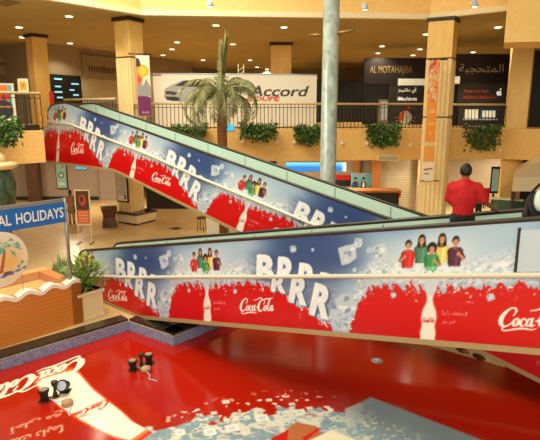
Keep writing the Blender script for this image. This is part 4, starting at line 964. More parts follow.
# ================================================================== GROUND FLOOR, BACK
p = P(60.5, 176, 33.49); o = thing('lit_poster', 'tall greenish lit poster case on the grey wall at far left', 'poster', p)
MB().box(p+Vector((0, .2, 0)), (.72, .12, 1.75)).build('case', 'capital', o, bevel=.02)
cb = Canvas(0, 1, 0, 1, 50, (150, 196, 190)); cb.ell(.5, .52, .32, .12, (50, 110, 90)); cb.ell(.5, .52, .2, .07, (200, 220, 200)); cb.ell(.7, .88, .13, .06, (190, 90, 90)); cb.poly([(.2, .12), (.8, .12), (.8, .22), (.2, .22)], (210, 226, 220))
board('poster_sheet', cb, p+Vector((-.31, .12, -.8)), Vector((1, 0, 0)), UP, .62, 1.6, parent=o, dens=40)
p = P(81.5, 167, 33.6); o = thing('blue_screen', 'small glowing blue sign high on the wall under the far walkway', 'sign', p); MB().box(p, (.72, .12, .28)).build('lit_face', 'glow_c', o); MB().box(p+Vector((0, .08, 0)), (.8, .1, .36)).build('case', 'capital', o)
o = tag(MB().box((P(33, 185, 33).x, 33.2, 1.75), (.75, .5, 3.4)).build('trim_5', 'brown'), kind='structure')
p = P(108, 190, 33.6); struct('door_1', MB().box((p.x, 33.68, 1.15), (1.05, .08, 2.3)), 'wallG'); 
struct('trim_6', MB().box((p.x-.58, 33.68, 1.2), (.1, .12, 2.4)).box((p.x+.58, 33.68, 1.2), (.1, .12, 2.4)).box((p.x, 33.68, 2.38), (1.2, .12, .08)), 'wallL')
struct('baseboard_back', MB().box((-13.2, 33.7, .12), (8.6, .06, .24)), 'black')
# urn-like green column at left edge
p = P(-5, 160, 17.0); UZ = P(2, 165, 17).z-3.44
o = thing('green_urn_column', 'dark green marble urn column with cream rim at the left edge above the sign', 'column', (p.x, 17.0, 0))
MB().lathe((p.x, 17, 0), [(.45, 0), (.45, .3), (.3, .4), (.26, 1.0), (.34, 1.6+UZ), (.50, 2.2+UZ), (.56, 2.8+UZ), (.5, 3.15+UZ), (.42, 3.3+UZ)], 24).build('body', 'greenmarble', o, smooth=True)
MB().lathe((p.x, 17, UZ), [(.50, 3.3), (.66, 3.38), (.66, 3.50), (.5, 3.55)], 24).build('rim', 'rail', o, smooth=True)
MB().lathe((p.x, 17, UZ), [(.40, 3.54), (.3, 3.75), (.1, 3.9), (.02, 3.95)], 24).build('dome', 'rail', o, smooth=True)
# bin
p = G(110, 226.5); o = thing('rubbish_bin', 'dark wooden waisted bin left of the column bench', 'bin', p)
mb = MB(); R = []
for z, h_ in ((0, .36), (.25, .34), (.5, .28), (.85, .36), (1.0, .40)): R.append([Vector(p)+Matrix.Rotation(.35, 3, 'Z') @ Vector((a_*h_, b_*h_, z)) for a_, b_ in ((-1, -1), (1, -1), (1, 1), (-1, 1))])
for i in range(4): mb.hull8(R[i], R[i+1])
mb.build('body', 'brown', o); MB().box((p.x, p.y, .95), (.5, .5, .14), .35).build('opening', 'blackp', o)
# easel poster
p = G(84, 243.5); Yp = p.y
a = P(76.5, 225, Yp); tp = P(76.5, 189.5, Yp).z; b = P(92, 225, Yp)
o = thing('easel_poster', 'standing cream-framed poster with dark orange print on two thin legs', 'sign stand', (p.x, Yp, 0))
MB().box(((a.x+b.x)/2, Yp, (a.z+tp)/2), (b.x-a.x, .04, tp-a.z)).build('frame', 'cream', o, bevel=.01)
cb = Canvas(0, 1, 0, 1, 80, (84, 50, 30)); cb.poly([(0, 0), (1, 0), (1, .42), (0, .42)], (206, 96, 52)); cb.ell(.5, .72, .28, .17, (190, 70, 40)); cb.ell(.45, .75, .14, .09, (60, 40, 28))
for k in range(4): cb.poly([(.15, .06+.09*k), (.85, .06+.09*k), (.85, .1+.09*k), (.15, .1+.09*k)], (230, 190, 150), .7)
board('poster_sheet', cb, (a.x+.06, Yp-.028, a.z+.06), Vector((1, 0, 0)), UP, b.x-a.x-.12, tp-a.z-.12, parent=o, dens=60, thick=.006)
for x_ in (a.x+.06, b.x-.06): MB().tube([(x_, Yp+.02, 0.02), (x_, Yp+.02, a.z+.02)], .02, 6).build('leg', 'cream', o); MB().box((x_, Yp, .012), (.07, .5, .024)).build('foot', 'blackp', o)
# floor inlay squares
for i, (x, y, lb) in enumerate([(176, 228.5, 'brown square inlay in the tiled floor below the far walkway'), (146, 248, ''), (60, 238, '')][:1]):
    p = G(x, y); o = MB().box((p.x, p.y, .004), (.5, .5, .006), RZ).build('floor_inlay', 'brown'); tag(o, lb, 'floor tile')
for x in (-6.5, -8.6, -10.7, -12.8):
    pass
# stool and white box behind the far walkway
p = G(202, 231); o = thing('round_stool', 'small dark round stool under the far walkway', 'stool', p)
MB().lathe((p.x, p.y, .62), [(.24, 0), (.26, .03), (.26, .06), (.2, .08)], 18).build('seat', 'brown', o, smooth=True)
for k in range(4):
    g_ = k*math.pi/2+.5; MB().tube([(p.x+.15*math.cos(g_), p.y+.15*math.sin(g_), .63), (p.x+.24*math.cos(g_), p.y+.24*math.sin(g_), 0.01)], .018, 6).build('leg', 'bronze', o)
p = G(220, 240); o = thing('white_cabinet', 'white box cabinet standing under the far walkway right of the stool', 'cabinet', (p.x, p.y, 0)); MB().box((p.x, p.y, .55), (1.0, .7, 1.1), RZ).build('body', 'white', o, bevel=.02); MB().box((p.x, p.y, 1.12), (1.04, .74, .04), RZ).build('worktop', 'grey', o)
# shops middle ground: lit blue sign, red strip, ad board, counter, wood post, shutters
p0, p1 = P(286, 161.5, 31.35), P(346, 174, 31.35)
o = thing('shop_fascia', 'glowing blue and white shop fascia behind the marble pillar on the ground floor', 'sign', (p0.x, 31, p1.z))
cb = Canvas(0, 1, 0, 1, 120, (30, 120, 210)); cb.blend(sm(.35, .9, cb.V), (110, 205, 245)); cb.blend(sm(.9, .99, cb.U), (240, 240, 235))
zt_ = P(300, 163, 31).z; zl = P(300, 172, 31).z
bo = board('lit_face', cb, (p0.x, 31.36, zl), Vector((1, 0, 0)), UP, p1.x-p0.x, zt_-zl, parent=o, dens=30)
m_ = M['poster'].copy(); m_.name = 'lit_fascia'; nt = m_.node_tree; nt.links.new([n for n in nt.nodes if n.type == 'VERTEX_COLOR'][0].outputs[0], nt.nodes['Principled BSDF'].inputs['Emission Color']); nt.nodes['Principled BSDF'].inputs['Emission Strength'].default_value = .8; bo.data.materials[0] = m_
a = P(334, 175, 31.33); b = P(351, 175, 31.33); z1_ = P(334, 184, 31).z; o = thing('shop_sign', 'red sign with pale lower band right of the marble pillar', 'sign', a); MB().box(((a.x+b.x)/2, 31.33, (a.z+z1_)/2+.1), (b.x-a.x, .1, .3)).build('red_band', 'red', o); MB().box(((a.x+b.x)/2, 31.35, z1_), (b.x-a.x, .08, .35)).build('menu_band', 'blackp', o)
struct('wall_shop_ground', MB().box((3.4, 31.5, 1.7), (6.0, .2, 3.4)), 'wallW')
a = P(351, 186, 30); b = P(373, 173, 30); o = thing('advert_board', 'advert board showing two people on turquoise, above the brown counter', 'poster', a)
cb = Canvas(0, 1, 0, 1, 90, (90, 160, 168)); cb.blend(sm(.6, .0, cb.V)*.5, (70, 90, 100))
for u_, c_ in ((.2, (50, 50, 80)), (.58, (60, 54, 70))): cb.poly([(u_-.15, 0), (u_-.12, .42), (u_, .5), (u_+.12, .42), (u_+.15, 0)], c_); cb.ell(u_, .58, .07, .12, (180, 120, 90)); cb.ell(u_, .66, .08, .08, (40, 26, 20))
cb.poly([(.52, .1), (.64, .1), (.6, .42), (.56, .42)], (230, 230, 225)); cb.poly([(.15, .86), (.7, .86), (.7, .92), (.15, .92)], (200, 90, 100))
board('poster_sheet', cb, (a.x, 30, a.z-.15), Vector((1, 0, 0)), UP, b.x-a.x, b.z-a.z+.15, parent=o, dens=50); MB().box(((a.x+b.x)/2, 30.07, (a.z-.15)/2), (.12, .08, a.z-.15)).build('stand_post', 'grey', o)
a = P(376, 180, 29.6); struct('trim_7', MB().box((a.x, 29.7, 1.72), (.42, .4, 3.43)), 'brown'); M['woodpost'] = mat('wood_post', (176, 112, 52), .5, noise=.15); bpy.data.objects['trim_7'].data.materials[0] = M['woodpost']
a = P(349, 160, 30.6); struct('trim_8', MB().box((P(357, 180, 30.6).x, 30.9, 1.72), (.35, .3, 3.43)), 'woodpost')
a = P(348, 187, 27.5); b = P(400, 196.5, 27.0)
o = thing('shop_counter', 'brown counter with red end panel on the ground floor behind the far walkway', 'counter', (b.x-1.4, 27.2, 0))
cz = P(380, 190, 27).z
MB().box((b.x-1.5, 27.2, cz-.04), (3.0, 1.1, .1)).build('counter_top', 'woodpost', o, bevel=.01); MB().box((b.x-1.5, 27.25, (cz-.1)/2), (2.8, .9, cz-.1)).build('body', 'blackp', o); MB().box((b.x-.08, 27.2, cz-.22), (.1, .95, .3)).build('end_panel', 'letr', o)
# slatted white wall / shutter
a = P(377, 190, 29.8); b = P(416, 190, 29.8)
o = thing('roller_shutter', 'pale horizontally slatted shutter between wooden post and broad column', 'shutter', ((a.x+b.x)/2, 29.8, 0)); MB().box(((a.x+b.x)/2, 29.85, 1.6), (b.x-a.x, .08, 3.2)).build('slats', 'shutter', o); MB().box(((a.x+b.x)/2, 29.8, 3.3), (b.x-a.x, .3, .25)).build('shutter_box', 'blackp', o)
M['shutter'].node_tree.nodes
struct('wall_ground_column', MB().box((P(424, 190, 29.6).x+.3, 29.6, 1.72), (1.5, .2, 3.44)), 'wallW')
for i, x in enumerate((384, 398, 406)):
    l = bpy.data.lights.new('shutter_lamp', 'SPOT'); l.energy = 60; l.spot_size = 1.2; l.color = (1, .9, .7); l.spot_blend = .8
    q = P(x, 175, 29.3); o = thing('ceiling_light', 'downlight under the slab washing the slatted shutter, '+['left', 'middle', 'right'][i]+' one', 'ceiling light', (q.x, 29.25, 3.43), 'shutter downlights'); MB().lathe((q.x, 29.25, 3.40), [(.07, 0), (.08, .0), (.08, .05)], 12).build('lens', 'white', o)
    lo = bpy.data.objects.new('lamp', l); COL.objects.link(lo); lo.parent = o; lo.location = (0, 0, -.08)
# ground floor under-slab lighting (rows of lamps under the slab)
for i, (x, y) in enumerate(((-16, 28), (-11.5, 29.5), (-6, 31), (-1, 29), (4, 28), (9.5, 28.5), (14, 29.6))):
    l = bpy.data.lights.new('corridor_lamp', 'AREA'); l.shape = 'DISK'; l.size = .6; l.energy = 150; l.color = (1, .92, .70)
    o = thing('ceiling_light', 'round corridor lamp under the upper slab, '+['far left near the dark shop', 'above the lit poster wall', 'behind the bench column', 'behind the palm trunk', 'in front of the advert board', 'above the shutter near the broad column', 'behind the canopy kiosk'][i], 'ceiling light', (x, y, 3.44), 'corridor lamps under the slab'); MB().lathe((x, y, 3.40), [(.26, 0), (.3, .02), (.3, .055)], 20).build('lamp_disc', 'white', o)
    lo = bpy.data.objects.new('lamp', l); COL.objects.link(lo); lo.parent = o; lo.location = (0, 0, -.08)
# monitor and red chair back by the white wall
p = P(495, 180, 29); o = thing('wall_monitor', 'dark framed monitor on a post left of the slim golden column', 'monitor', p); MB().box(p, (.5, .08, 1.5)).build('frame', 'blackp', o, bevel=.02); MB().box(p-Vector((0, .05, 0)), (.36, .02, 1.25)).build('screen', 'screen', o); MB().box((p.x, 29.06, (p.z-.7)/2), (.1, .06, p.z-.7)).build('post', 'blackp', o); M['screen'].node_tree.nodes['Principled BSDF'].inputs['Emission Strength'].default_value = .1
p = P(486, 200, 28.5); o = thing('red_chair', 'red chair behind the red-shirted man near the seated person', 'chair', (p.x, 28.4, 0)); MB().box((p.x, 28.6, 1.15), (.42, .06, .75)).build('backrest', 'red', o, bevel=.03); MB().box((p.x, 28.35, .75), (.42, .5, .06)).build('seat', 'red', o, bevel=.02)
for a_ in (-.17, .17):
    for b_ in (28.13, 28.58): MB().tube([(p.x+a_, b_, 0.01), (p.x+a_, b_, .74)], .018, 6).build('leg', 'grey', o)
# glass counter and canopy kiosk at right
a = P(491, 198, 24.3); b = P(524, 200, 23.6); z_ = a.z
o = thing('glass_counter', 'green glass counter with white top in front of the slim golden column', 'counter', (a.x+.7, 24.1, 0)); t = (b-a); t.z = 0; L = t.length; t.normalize(); e = a+t*L; rz = math.atan2(t.y, t.x); c = (a+e)/2
MB().box((c.x, c.y, z_), (L, .32, .07), rz).build('counter_top', 'white', o, bevel=.01); MB().box((c.x, c.y, z_/2), (L*.96, .22, z_-.08), rz).build('glass_front', 'gglass', o)
p = P(513, 180, 23); 
o = thing('food_kiosk', 'kiosk with cream pyramid canopy at the right edge behind the backpack', 'kiosk', (p.x+2, 22.5, 0))
x0 = P(512, 190, 21.6).x; xb = P(512, 190, 25).x; x1 = x0+4.4; zc_ = P(510, 176, 22).z; zc0 = P(510, 190, 22).z; ap_ = P(548, 157, 23.6)
MB().hull8([Vector((x0, 21.6, zc0)), Vector((x1, 21.6, zc0)), Vector((x1, 25, zc0)), Vector((xb, 25, zc0))], [Vector((x0, 21.6, zc_)), Vector((x1, 21.6, zc_)), Vector((x1, 25, zc_)), Vector((xb, 25, zc_))]).build('canopy_fascia', 'steel', o)
MB().hull8([Vector((x0, 21.6, zc_)), Vector((x1, 21.6, zc_)), Vector((x1, 25, zc_)), Vector((xb, 25, zc_))], [Vector((x0+1.9, 22.9, ap_.z)), Vector((x1-1.6, 22.9, ap_.z)), Vector((x1-1.6, 23.7, ap_.z)), Vector((x0+1.9, 23.7, ap_.z))]).build('canopy_roof', 'steel', o)
for a_, b_ in ((x0+.1, 21.7), (x1-.1, 21.7), (xb+.1, 24.9), (x1-.1, 24.9)): MB().box((a_, b_, zc0/2), (.1, .1, zc0)).build('post', 'capital', o)
MB().box(((x0+x1)/2, 22.1, .5), (x1-x0-.3, .7, 1.0)).build('counter', 'blackp', o)
MB().bar(Vector((x0+.12, 21.8, 1.3)), Vector((xb+.1, 24.8, 1.3)), .03, 1.6).build('side_glass', 'gglass', o)

# ================================================================== HOLIDAY KIOSK
kf = G(84, 322); L_ = 5.2; D_ = 2.1
zt0 = P(84, 281, kf.y).z
o = thing('travel_kiosk', 'orange wooden travel agency counter with wavy white edge at left beside the basin', 'kiosk', kf)
dd = -E
c00 = Vector(kf)-N*.0; 
def seg(a, b, th, z0, z1, nm, m):
    a, b = Vector((a.x, a.y, 0)), Vector((b.x, b.y, 0)); t = (b-a).normalized(); o_ = Vector((-t.y, t.x, 0))
    MB().prism([tuple(p[:2]) for p in (a, b, b+o_*th, a+o_*th)], z0, z1).build(nm, m, o, bevel=.008)
A_ = Vector(kf); B_ = A_-N*L_; C_p = B_+dd*D_; D_p = A_+dd*D_
seg(B_, A_, .32, 0, zt0, 'front_panel', 'wood'); seg(A_, D_p, .3, 0, zt0-.03, 'end_panel', 'wood'); seg(D_p, C_p, .3, 0, zt0-.02, 'rear_panel', 'woodin'); seg(C_p, B_, .3, 0, zt0-.03, 'end_panel', 'woodin')
MB().prism([tuple((A_-N*.3+dd*.34)[:2]), tuple((B_+N*.3+dd*.34)[:2]), tuple((B_+N*.3+dd*(D_-.32))[:2]), tuple((A_-N*.3+dd*(D_-.32))[:2])], zt0-.32, zt0-.26).build('inner_shelf', 'woodin', o)
# wavy white edging
mb = MB(); n_ = 120; pts0 = []
for k in range(n_+1):
    s_ = L_*k/n_; z = zt0+.02+.055*math.sin(s_*2*math.pi/.62); p = A_-N*s_
    pts0.append((p, z))
for k in range(n_):
    (p, z), (q, y) = pts0[k], pts0[k+1]; f_ = -dd*.02; g_ = dd*.26
    mb.hull8([Vector((p.x, p.y, z-.07))+f_, Vector((q.x, q.y, y-.07))+f_, Vector((q.x, q.y, y-.07))+g_, Vector((p.x, p.y, z-.07))+g_], [Vector((p.x, p.y, z+.03))+f_, Vector((q.x, q.y, y+.03))+f_, Vector((q.x, q.y, y+.03))+g_, Vector((p.x, p.y, z+.03))+g_])
mb.build('wavy_edging', 'white', o)
# sign board on posts above the counter
ps = Vector(P(75, 283, A_.y)); pA = A_-N*.22+dd*.12
zs1 = P(73, 200, pA.y).z; zs0 = P(73, 221.5, pA.y).z
MB().tube([Vector((pA.x, pA.y, zt0)), Vector((pA.x, pA.y, zs1+.05))], .045, 10).build('sign_post', 'chrome', o, smooth=True); pB = pA-N*4.6; MB().tube([Vector((pB.x, pB.y, zt0)), Vector((pB.x, pB.y, zs1+.05))], .045, 10).build('sign_post', 'chrome', o, smooth=True)
f1, f2 = pA-N*.03, pB; MB().bar(Vector((f1.x, f1.y, zs1)), Vector((f2.x, f2.y, zs1)), .07, .09).build('top_bar', 'chrome', o)
zm = (zs0+zs1)/2
tt = -N
fr = MB().prism([tuple(p[:2]) for p in (f1-dd*.05, f2-dd*.05, f2+dd*.05, f1+dd*.05)], zs0, zs1-.05).build('sign_board', 'blue', o)
lt = MB(); wl = 5.9
Rr = 1.0
full = 'INTERNATIONAL HOLIDAYS'
T, a_ = glyphs(full, .012, 3); hh = (zs1-zs0)*.46
# letters end just before the right post; cap height fixed, so width follows
from_right = f1-N*.05
hl = P(64, 207, pA.y).z-P(64, 221, pA.y).z
wl = 4.3
pxw = 1.2  # width of HOLIDAYS
T2, a2 = glyphs('HOLIDAYS', .014, 3); org = from_right-N*pxw-dd*.062
for t_ in T2: lt.add([org+N*float(p[0])*pxw+UP*(zm-.15+float(p[1])/a2*.27) for p in t_], [(0, 1, 2)])
T3, a3 = glyphs('INTERNATIONAL', .014, 3); w3 = 2.0; org = from_right-N*(pxw+.12+w3)-dd*.062
lt.build('lettering', 'letw', o); lt = MB()
for t_ in T3: lt.add([org+N*float(p[0])*w3+UP*(zm-.15+float(p[1])/a3*.27) for p in t_], [(0, 1, 2)])
lt.build('lettering', 'letw', o)
g1, g2 = pA-N*.02, pB
MB().prism([tuple(p[:2]) for p in (g1-dd*.01, g2-dd*.01, g2+dd*.01, g1+dd*.01)], zt0+.05, zs0).build('glass_panel', 'glass', o)
MB().bar(Vector((*(pA-N*1.25)[:2], zt0)), Vector((*(pA-N*1.25)[:2], zs0)), .015, .015).build('glass_joint', 'chrome', o)
# round palm emblem
cc = pA-dd*.06
best = None
for k in range(400):
    q = cc-N*(k*.01); 
    zc = q.y*CP+(0)*SP
    px = 270+F*q.x/(q.y*CP-(2.2-EYE)*SP)
    if best is None or abs(px+1) < best[0]: best = (abs(px+1), q)
q = best[1]; zc_c = P(-1, 260, q.y).z; rad = (P(0, 232, q.y).z-P(0, 287, q.y).z)/2
em = Canvas(-1, 1, -1, 1, 90, (232, 226, 210)); em.soft(.30, -.1, .55, .6, (240, 180, 90), .9)
em.poly([(-.05, -.5), (.08, -.5), (.2, .0), (.25, .35), (.18, .35), (.1, 0)], (170, 96, 60))
for g_ in np.linspace(.2, 6.1, 9): em.poly([(.2, .4), (.2+.5*math.cos(g_)-.06*math.sin(g_), .4+.34*math.sin(g_)+.05), (.2+.62*math.cos(g_), .4+.4*math.sin(g_)-.12), (.2+.2*math.cos(g_+.4), .4+.2*math.sin(g_+.4))], (60, 170, 160))
em.poly([(.05, -.62), (.45, -.62), (.38, -.48), (.12, -.48)], (130, 70, 46))
for k in range(7):
    x_ = -.75+.25*k; y_ = -.72+.1*abs(k-2.5)*.6; em.poly([(x_, y_), (x_+.2, y_+.03), (x_+.22, y_+.11), (x_, y_+.07)], (30, 110, 190))
for x_, y_ in ((.6, -.42), (.72, -.3), (.8, -.5)): em.poly([(x_, y_), (x_+.1, y_+.04), (x_+.1, y_+.12), (x_, y_+.07)], (30, 110, 190))
rr, aa = np.meshgrid(np.linspace(0.001, 1, 40), np.linspace(0, 2*math.pi, 97)); X_ = rr*np.cos(aa); Y_ = rr*np.sin(aa)
pts = np.array(q)[None, None]*[1, 1, 0]+X_[..., None]*rad*np.array(N)+Y_[..., None]*rad*np.array(UP)+np.array([0, 0, zc_c])
eo = grid_mesh('palm_emblem', 'poster', pts, em.sample(X_.ravel(), Y_.ravel()), parent=o)
mb = MB(); mb.lathe((0, 0, 0), [(rad, 0), (rad, .03)], 40); Rm = Matrix.Translation(Vector((q.x, q.y, zc_c))+dd*.035) @ Matrix(((N.x, 0, -dd.x, 0), (N.y, 0, -dd.y, 0), (0, 1, 0, 0), (0, 0, 0, 1))); xf(mb, Rm).build('emblem_backing', 'white', o)
# planter box and plants beside the kiosk
pr = G(106, 315); pc_ = Vector(pr)-N*.40+dd*.42
o = thing('planter', 'cream square planter with leafy plant and red flower spikes between kiosk and walkway', 'plant', pc_)
hz = P(106, 288, pr.y).z
MB().box((pc_.x, pc_.y, hz/2+.02), (.76, .74, hz-.04), RZ).build('pot', 'cream', o, bevel=.015); MB().box((pc_.x, pc_.y, hz-.05), (.84, .82, .1), RZ).build('pot_rim', 'cream', o, bevel=.015); MB().box((pc_.x, pc_.y, .04), (.8, .78, .08), RZ).build('pot_foot', 'cream', o, bevel=.01)
mb = MB(); r_ = random.Random(3)
for k in range(620):
    a_ = r_.uniform(0, 6.28); rr_ = r_.random()**.6*.52; z = hz+r_.random()**1.1*1.05*(1-.5*rr_/.52); pp = Vector((pc_.x+rr_*math.cos(a_), pc_.y+rr_*math.sin(a_), z)); d_ = Vector((math.cos(a_)*.8, math.sin(a_)*.8, r_.uniform(.1, 1))).normalized(); s_ = r_.uniform(.1, .2); qv = d_.cross(UP).normalized()*s_*.3; mb.add([pp, pp+d_*s_*.5+qv, pp+d_*s_, pp+d_*s_*.5-qv], [(0, 1, 2, 3)])
mb.build('foliage', 'leaf2', o)
mb = MB()
for k in range(22): a_ = k*2.4; b_ = Vector((pc_.x, pc_.y, hz-.08)); mb.tube([b_, b_+Vector((math.cos(a_)*.15, math.sin(a_)*.15, .4)), b_+Vector((math.cos(a_)*.32, math.sin(a_)*.32, .62+.2*(k % 3)))], .008, 4)
mb.build('stem', 'leaf', o)
for px, py in ((82, 262), (87, 259), (84, 268)):
    p = P(px, py, pc_.y); MB().ell(p, (.035, .035, .12), 8).tube([p, Vector((pc_.x, pc_.y, hz))], .006, 4).build('flower_spike', 'red', o)
# spiky grass plant
sgx = P(62, 285, pc_.y+.9); o = thing('grass_plant', 'spiky grass-like potted plant behind the kiosk post', 'plant', (sgx.x, sgx.y, 0)); MB().lathe((sgx.x, sgx.y, 0), [(.2, 0), (.28, .55), (.3, .6), (.25, .6)], 16).build('pot', 'cream', o)
mb = MB()
for k in range(90):
    a_ = random.uniform(0, 6.28); rr_ = random.uniform(.15, .5); b_ = Vector((sgx.x, sgx.y, .58)); m_ = b_+Vector((math.cos(a_)*rr_*.5, math.sin(a_)*rr_*.5, random.uniform(.4, .8))); t_ = b_+Vector((math.cos(a_)*rr_, math.sin(a_)*rr_, random.uniform(.4, 1.1))); w_ = Vector((-math.sin(a_), math.cos(a_), 0))*.014; mb.add([b_-w_, b_+w_, m_+w_, t_, m_-w_], [(0, 1, 2, 3, 4)])
mb.build('foliage', 'leaf2', o)

# ================================================================== FOUNTAIN LAMPS IN THE BASIN
def flamp(label, px, py, tilt=0, sc=1.0):
    p = G(px, py, BZ); o = thing('fountain_lamp', label, 'lamp', p, 'drum spotlights lying in the basin'); k = sc
    Rm = Matrix.Translation(p) @ Matrix.Rotation(tilt, 4, 'X')
    mb = MB().lathe((0, 0, 0), [(.07*k, .0), (.10*k, .03), (.12*k, .26*k), (.15*k, .28*k), (.15*k, .34*k), (.12*k, .345*k)], 18); 
    if tilt: mb.v = [(v[0], v[1]-.02, v[2]+.0) for v in mb.v]; Rm = Matrix.Translation(p+Vector((0, .14, .12))) @ Matrix.Rotation(tilt, 4, 'X')
    xf(mb, Rm).build('drum', 'blackp', o, smooth=False); mb = MB().lathe((0, 0, .347*k), [(.115*k, 0), (.115*k, .012)], 18)
    if tilt: mb.v = [(v[0], v[1]-.02, v[2]) for v in mb.v]
    xf(mb, Rm).build('lens', 'wallL' if not tilt else 'grey', o); MB().box(p+Vector((0, .02, .012)), (.2, .2, .02)).build('base_plate', 'bronze', o)
    return o
flamp('black drum lamp at the left of the cluster on the white bottle print', 44.5, 400.5, 0, .74)
flamp('tilted black drum lamp showing its round face at the right of the bottle print cluster', 65, 392, 1.15, .86)
flamp('black drum lamp left of the nozzle in the cluster on plain red', 133, 370, 0, .7)
flamp('black drum lamp right of the nozzle in the cluster on plain red', 149, 363.5, 0, .7)
def nozzle(label, px, py, h):
    p = G(px, py, BZ); o = thing('fountain_nozzle', label, 'nozzle', p, 'fountain nozzles')
    MB().lathe(p, [(.05, 0), (.045, .1), (.03, .12), (.03, h*.7), (.06, h*.75), (.07, h), (.05, h+.01)], 12).build('pipe', 'bronze', o, smooth=True); MB().lathe(p, [(.09, 0), (.09, .02)], 14).build('flange', 'brass', o)
nozzle('short dark nozzle standing between the two lamps on the bottle print', 55.5, 397, .36)
nozzle('short dark nozzle standing between the two lamps on plain red', 141.5, 366, .32)
def jbox(label, px, py, pts):
    p = G(px, py, BZ); o = thing('junction_box', label, 'cable box', p, 'cable boxes'); MB().lathe(p, [(.10, 0), (.12, .02), (.11, .09), (.04, .12)], 14).build('box', 'beige', o, smooth=True)
    MB().tube([G(x, y, BZ)+UP*.02 for x, y in pts], .011, 5).build('cable', 'grey', o, smooth=True)
jbox('round beige cable box beside the white bottle print lamps, with trailing cables', 67.5, 405, [(50, 400), (56, 403), (64, 401), (68, 404), (71, 408), (68, 414), (70, 417)])
jbox('round beige cable box beside the plain red lamps, with trailing cable', 146, 371, [(138, 368), (146, 372), (150, 376), (149, 380), (154, 381), (157, 382)])
p = G(377, 361, BZ); o = thing('drain_disc', 'small grey metal drain disc on the red floor poster right of centre', 'drain', p); MB().lathe(p, [(.14, .0), (.14, .015), (.10, .03)], 20).build('disc', 'silver', o); MB().lathe(p, [(.05, .03), (.05, .04)], 12).build('plug', 'grey', o)

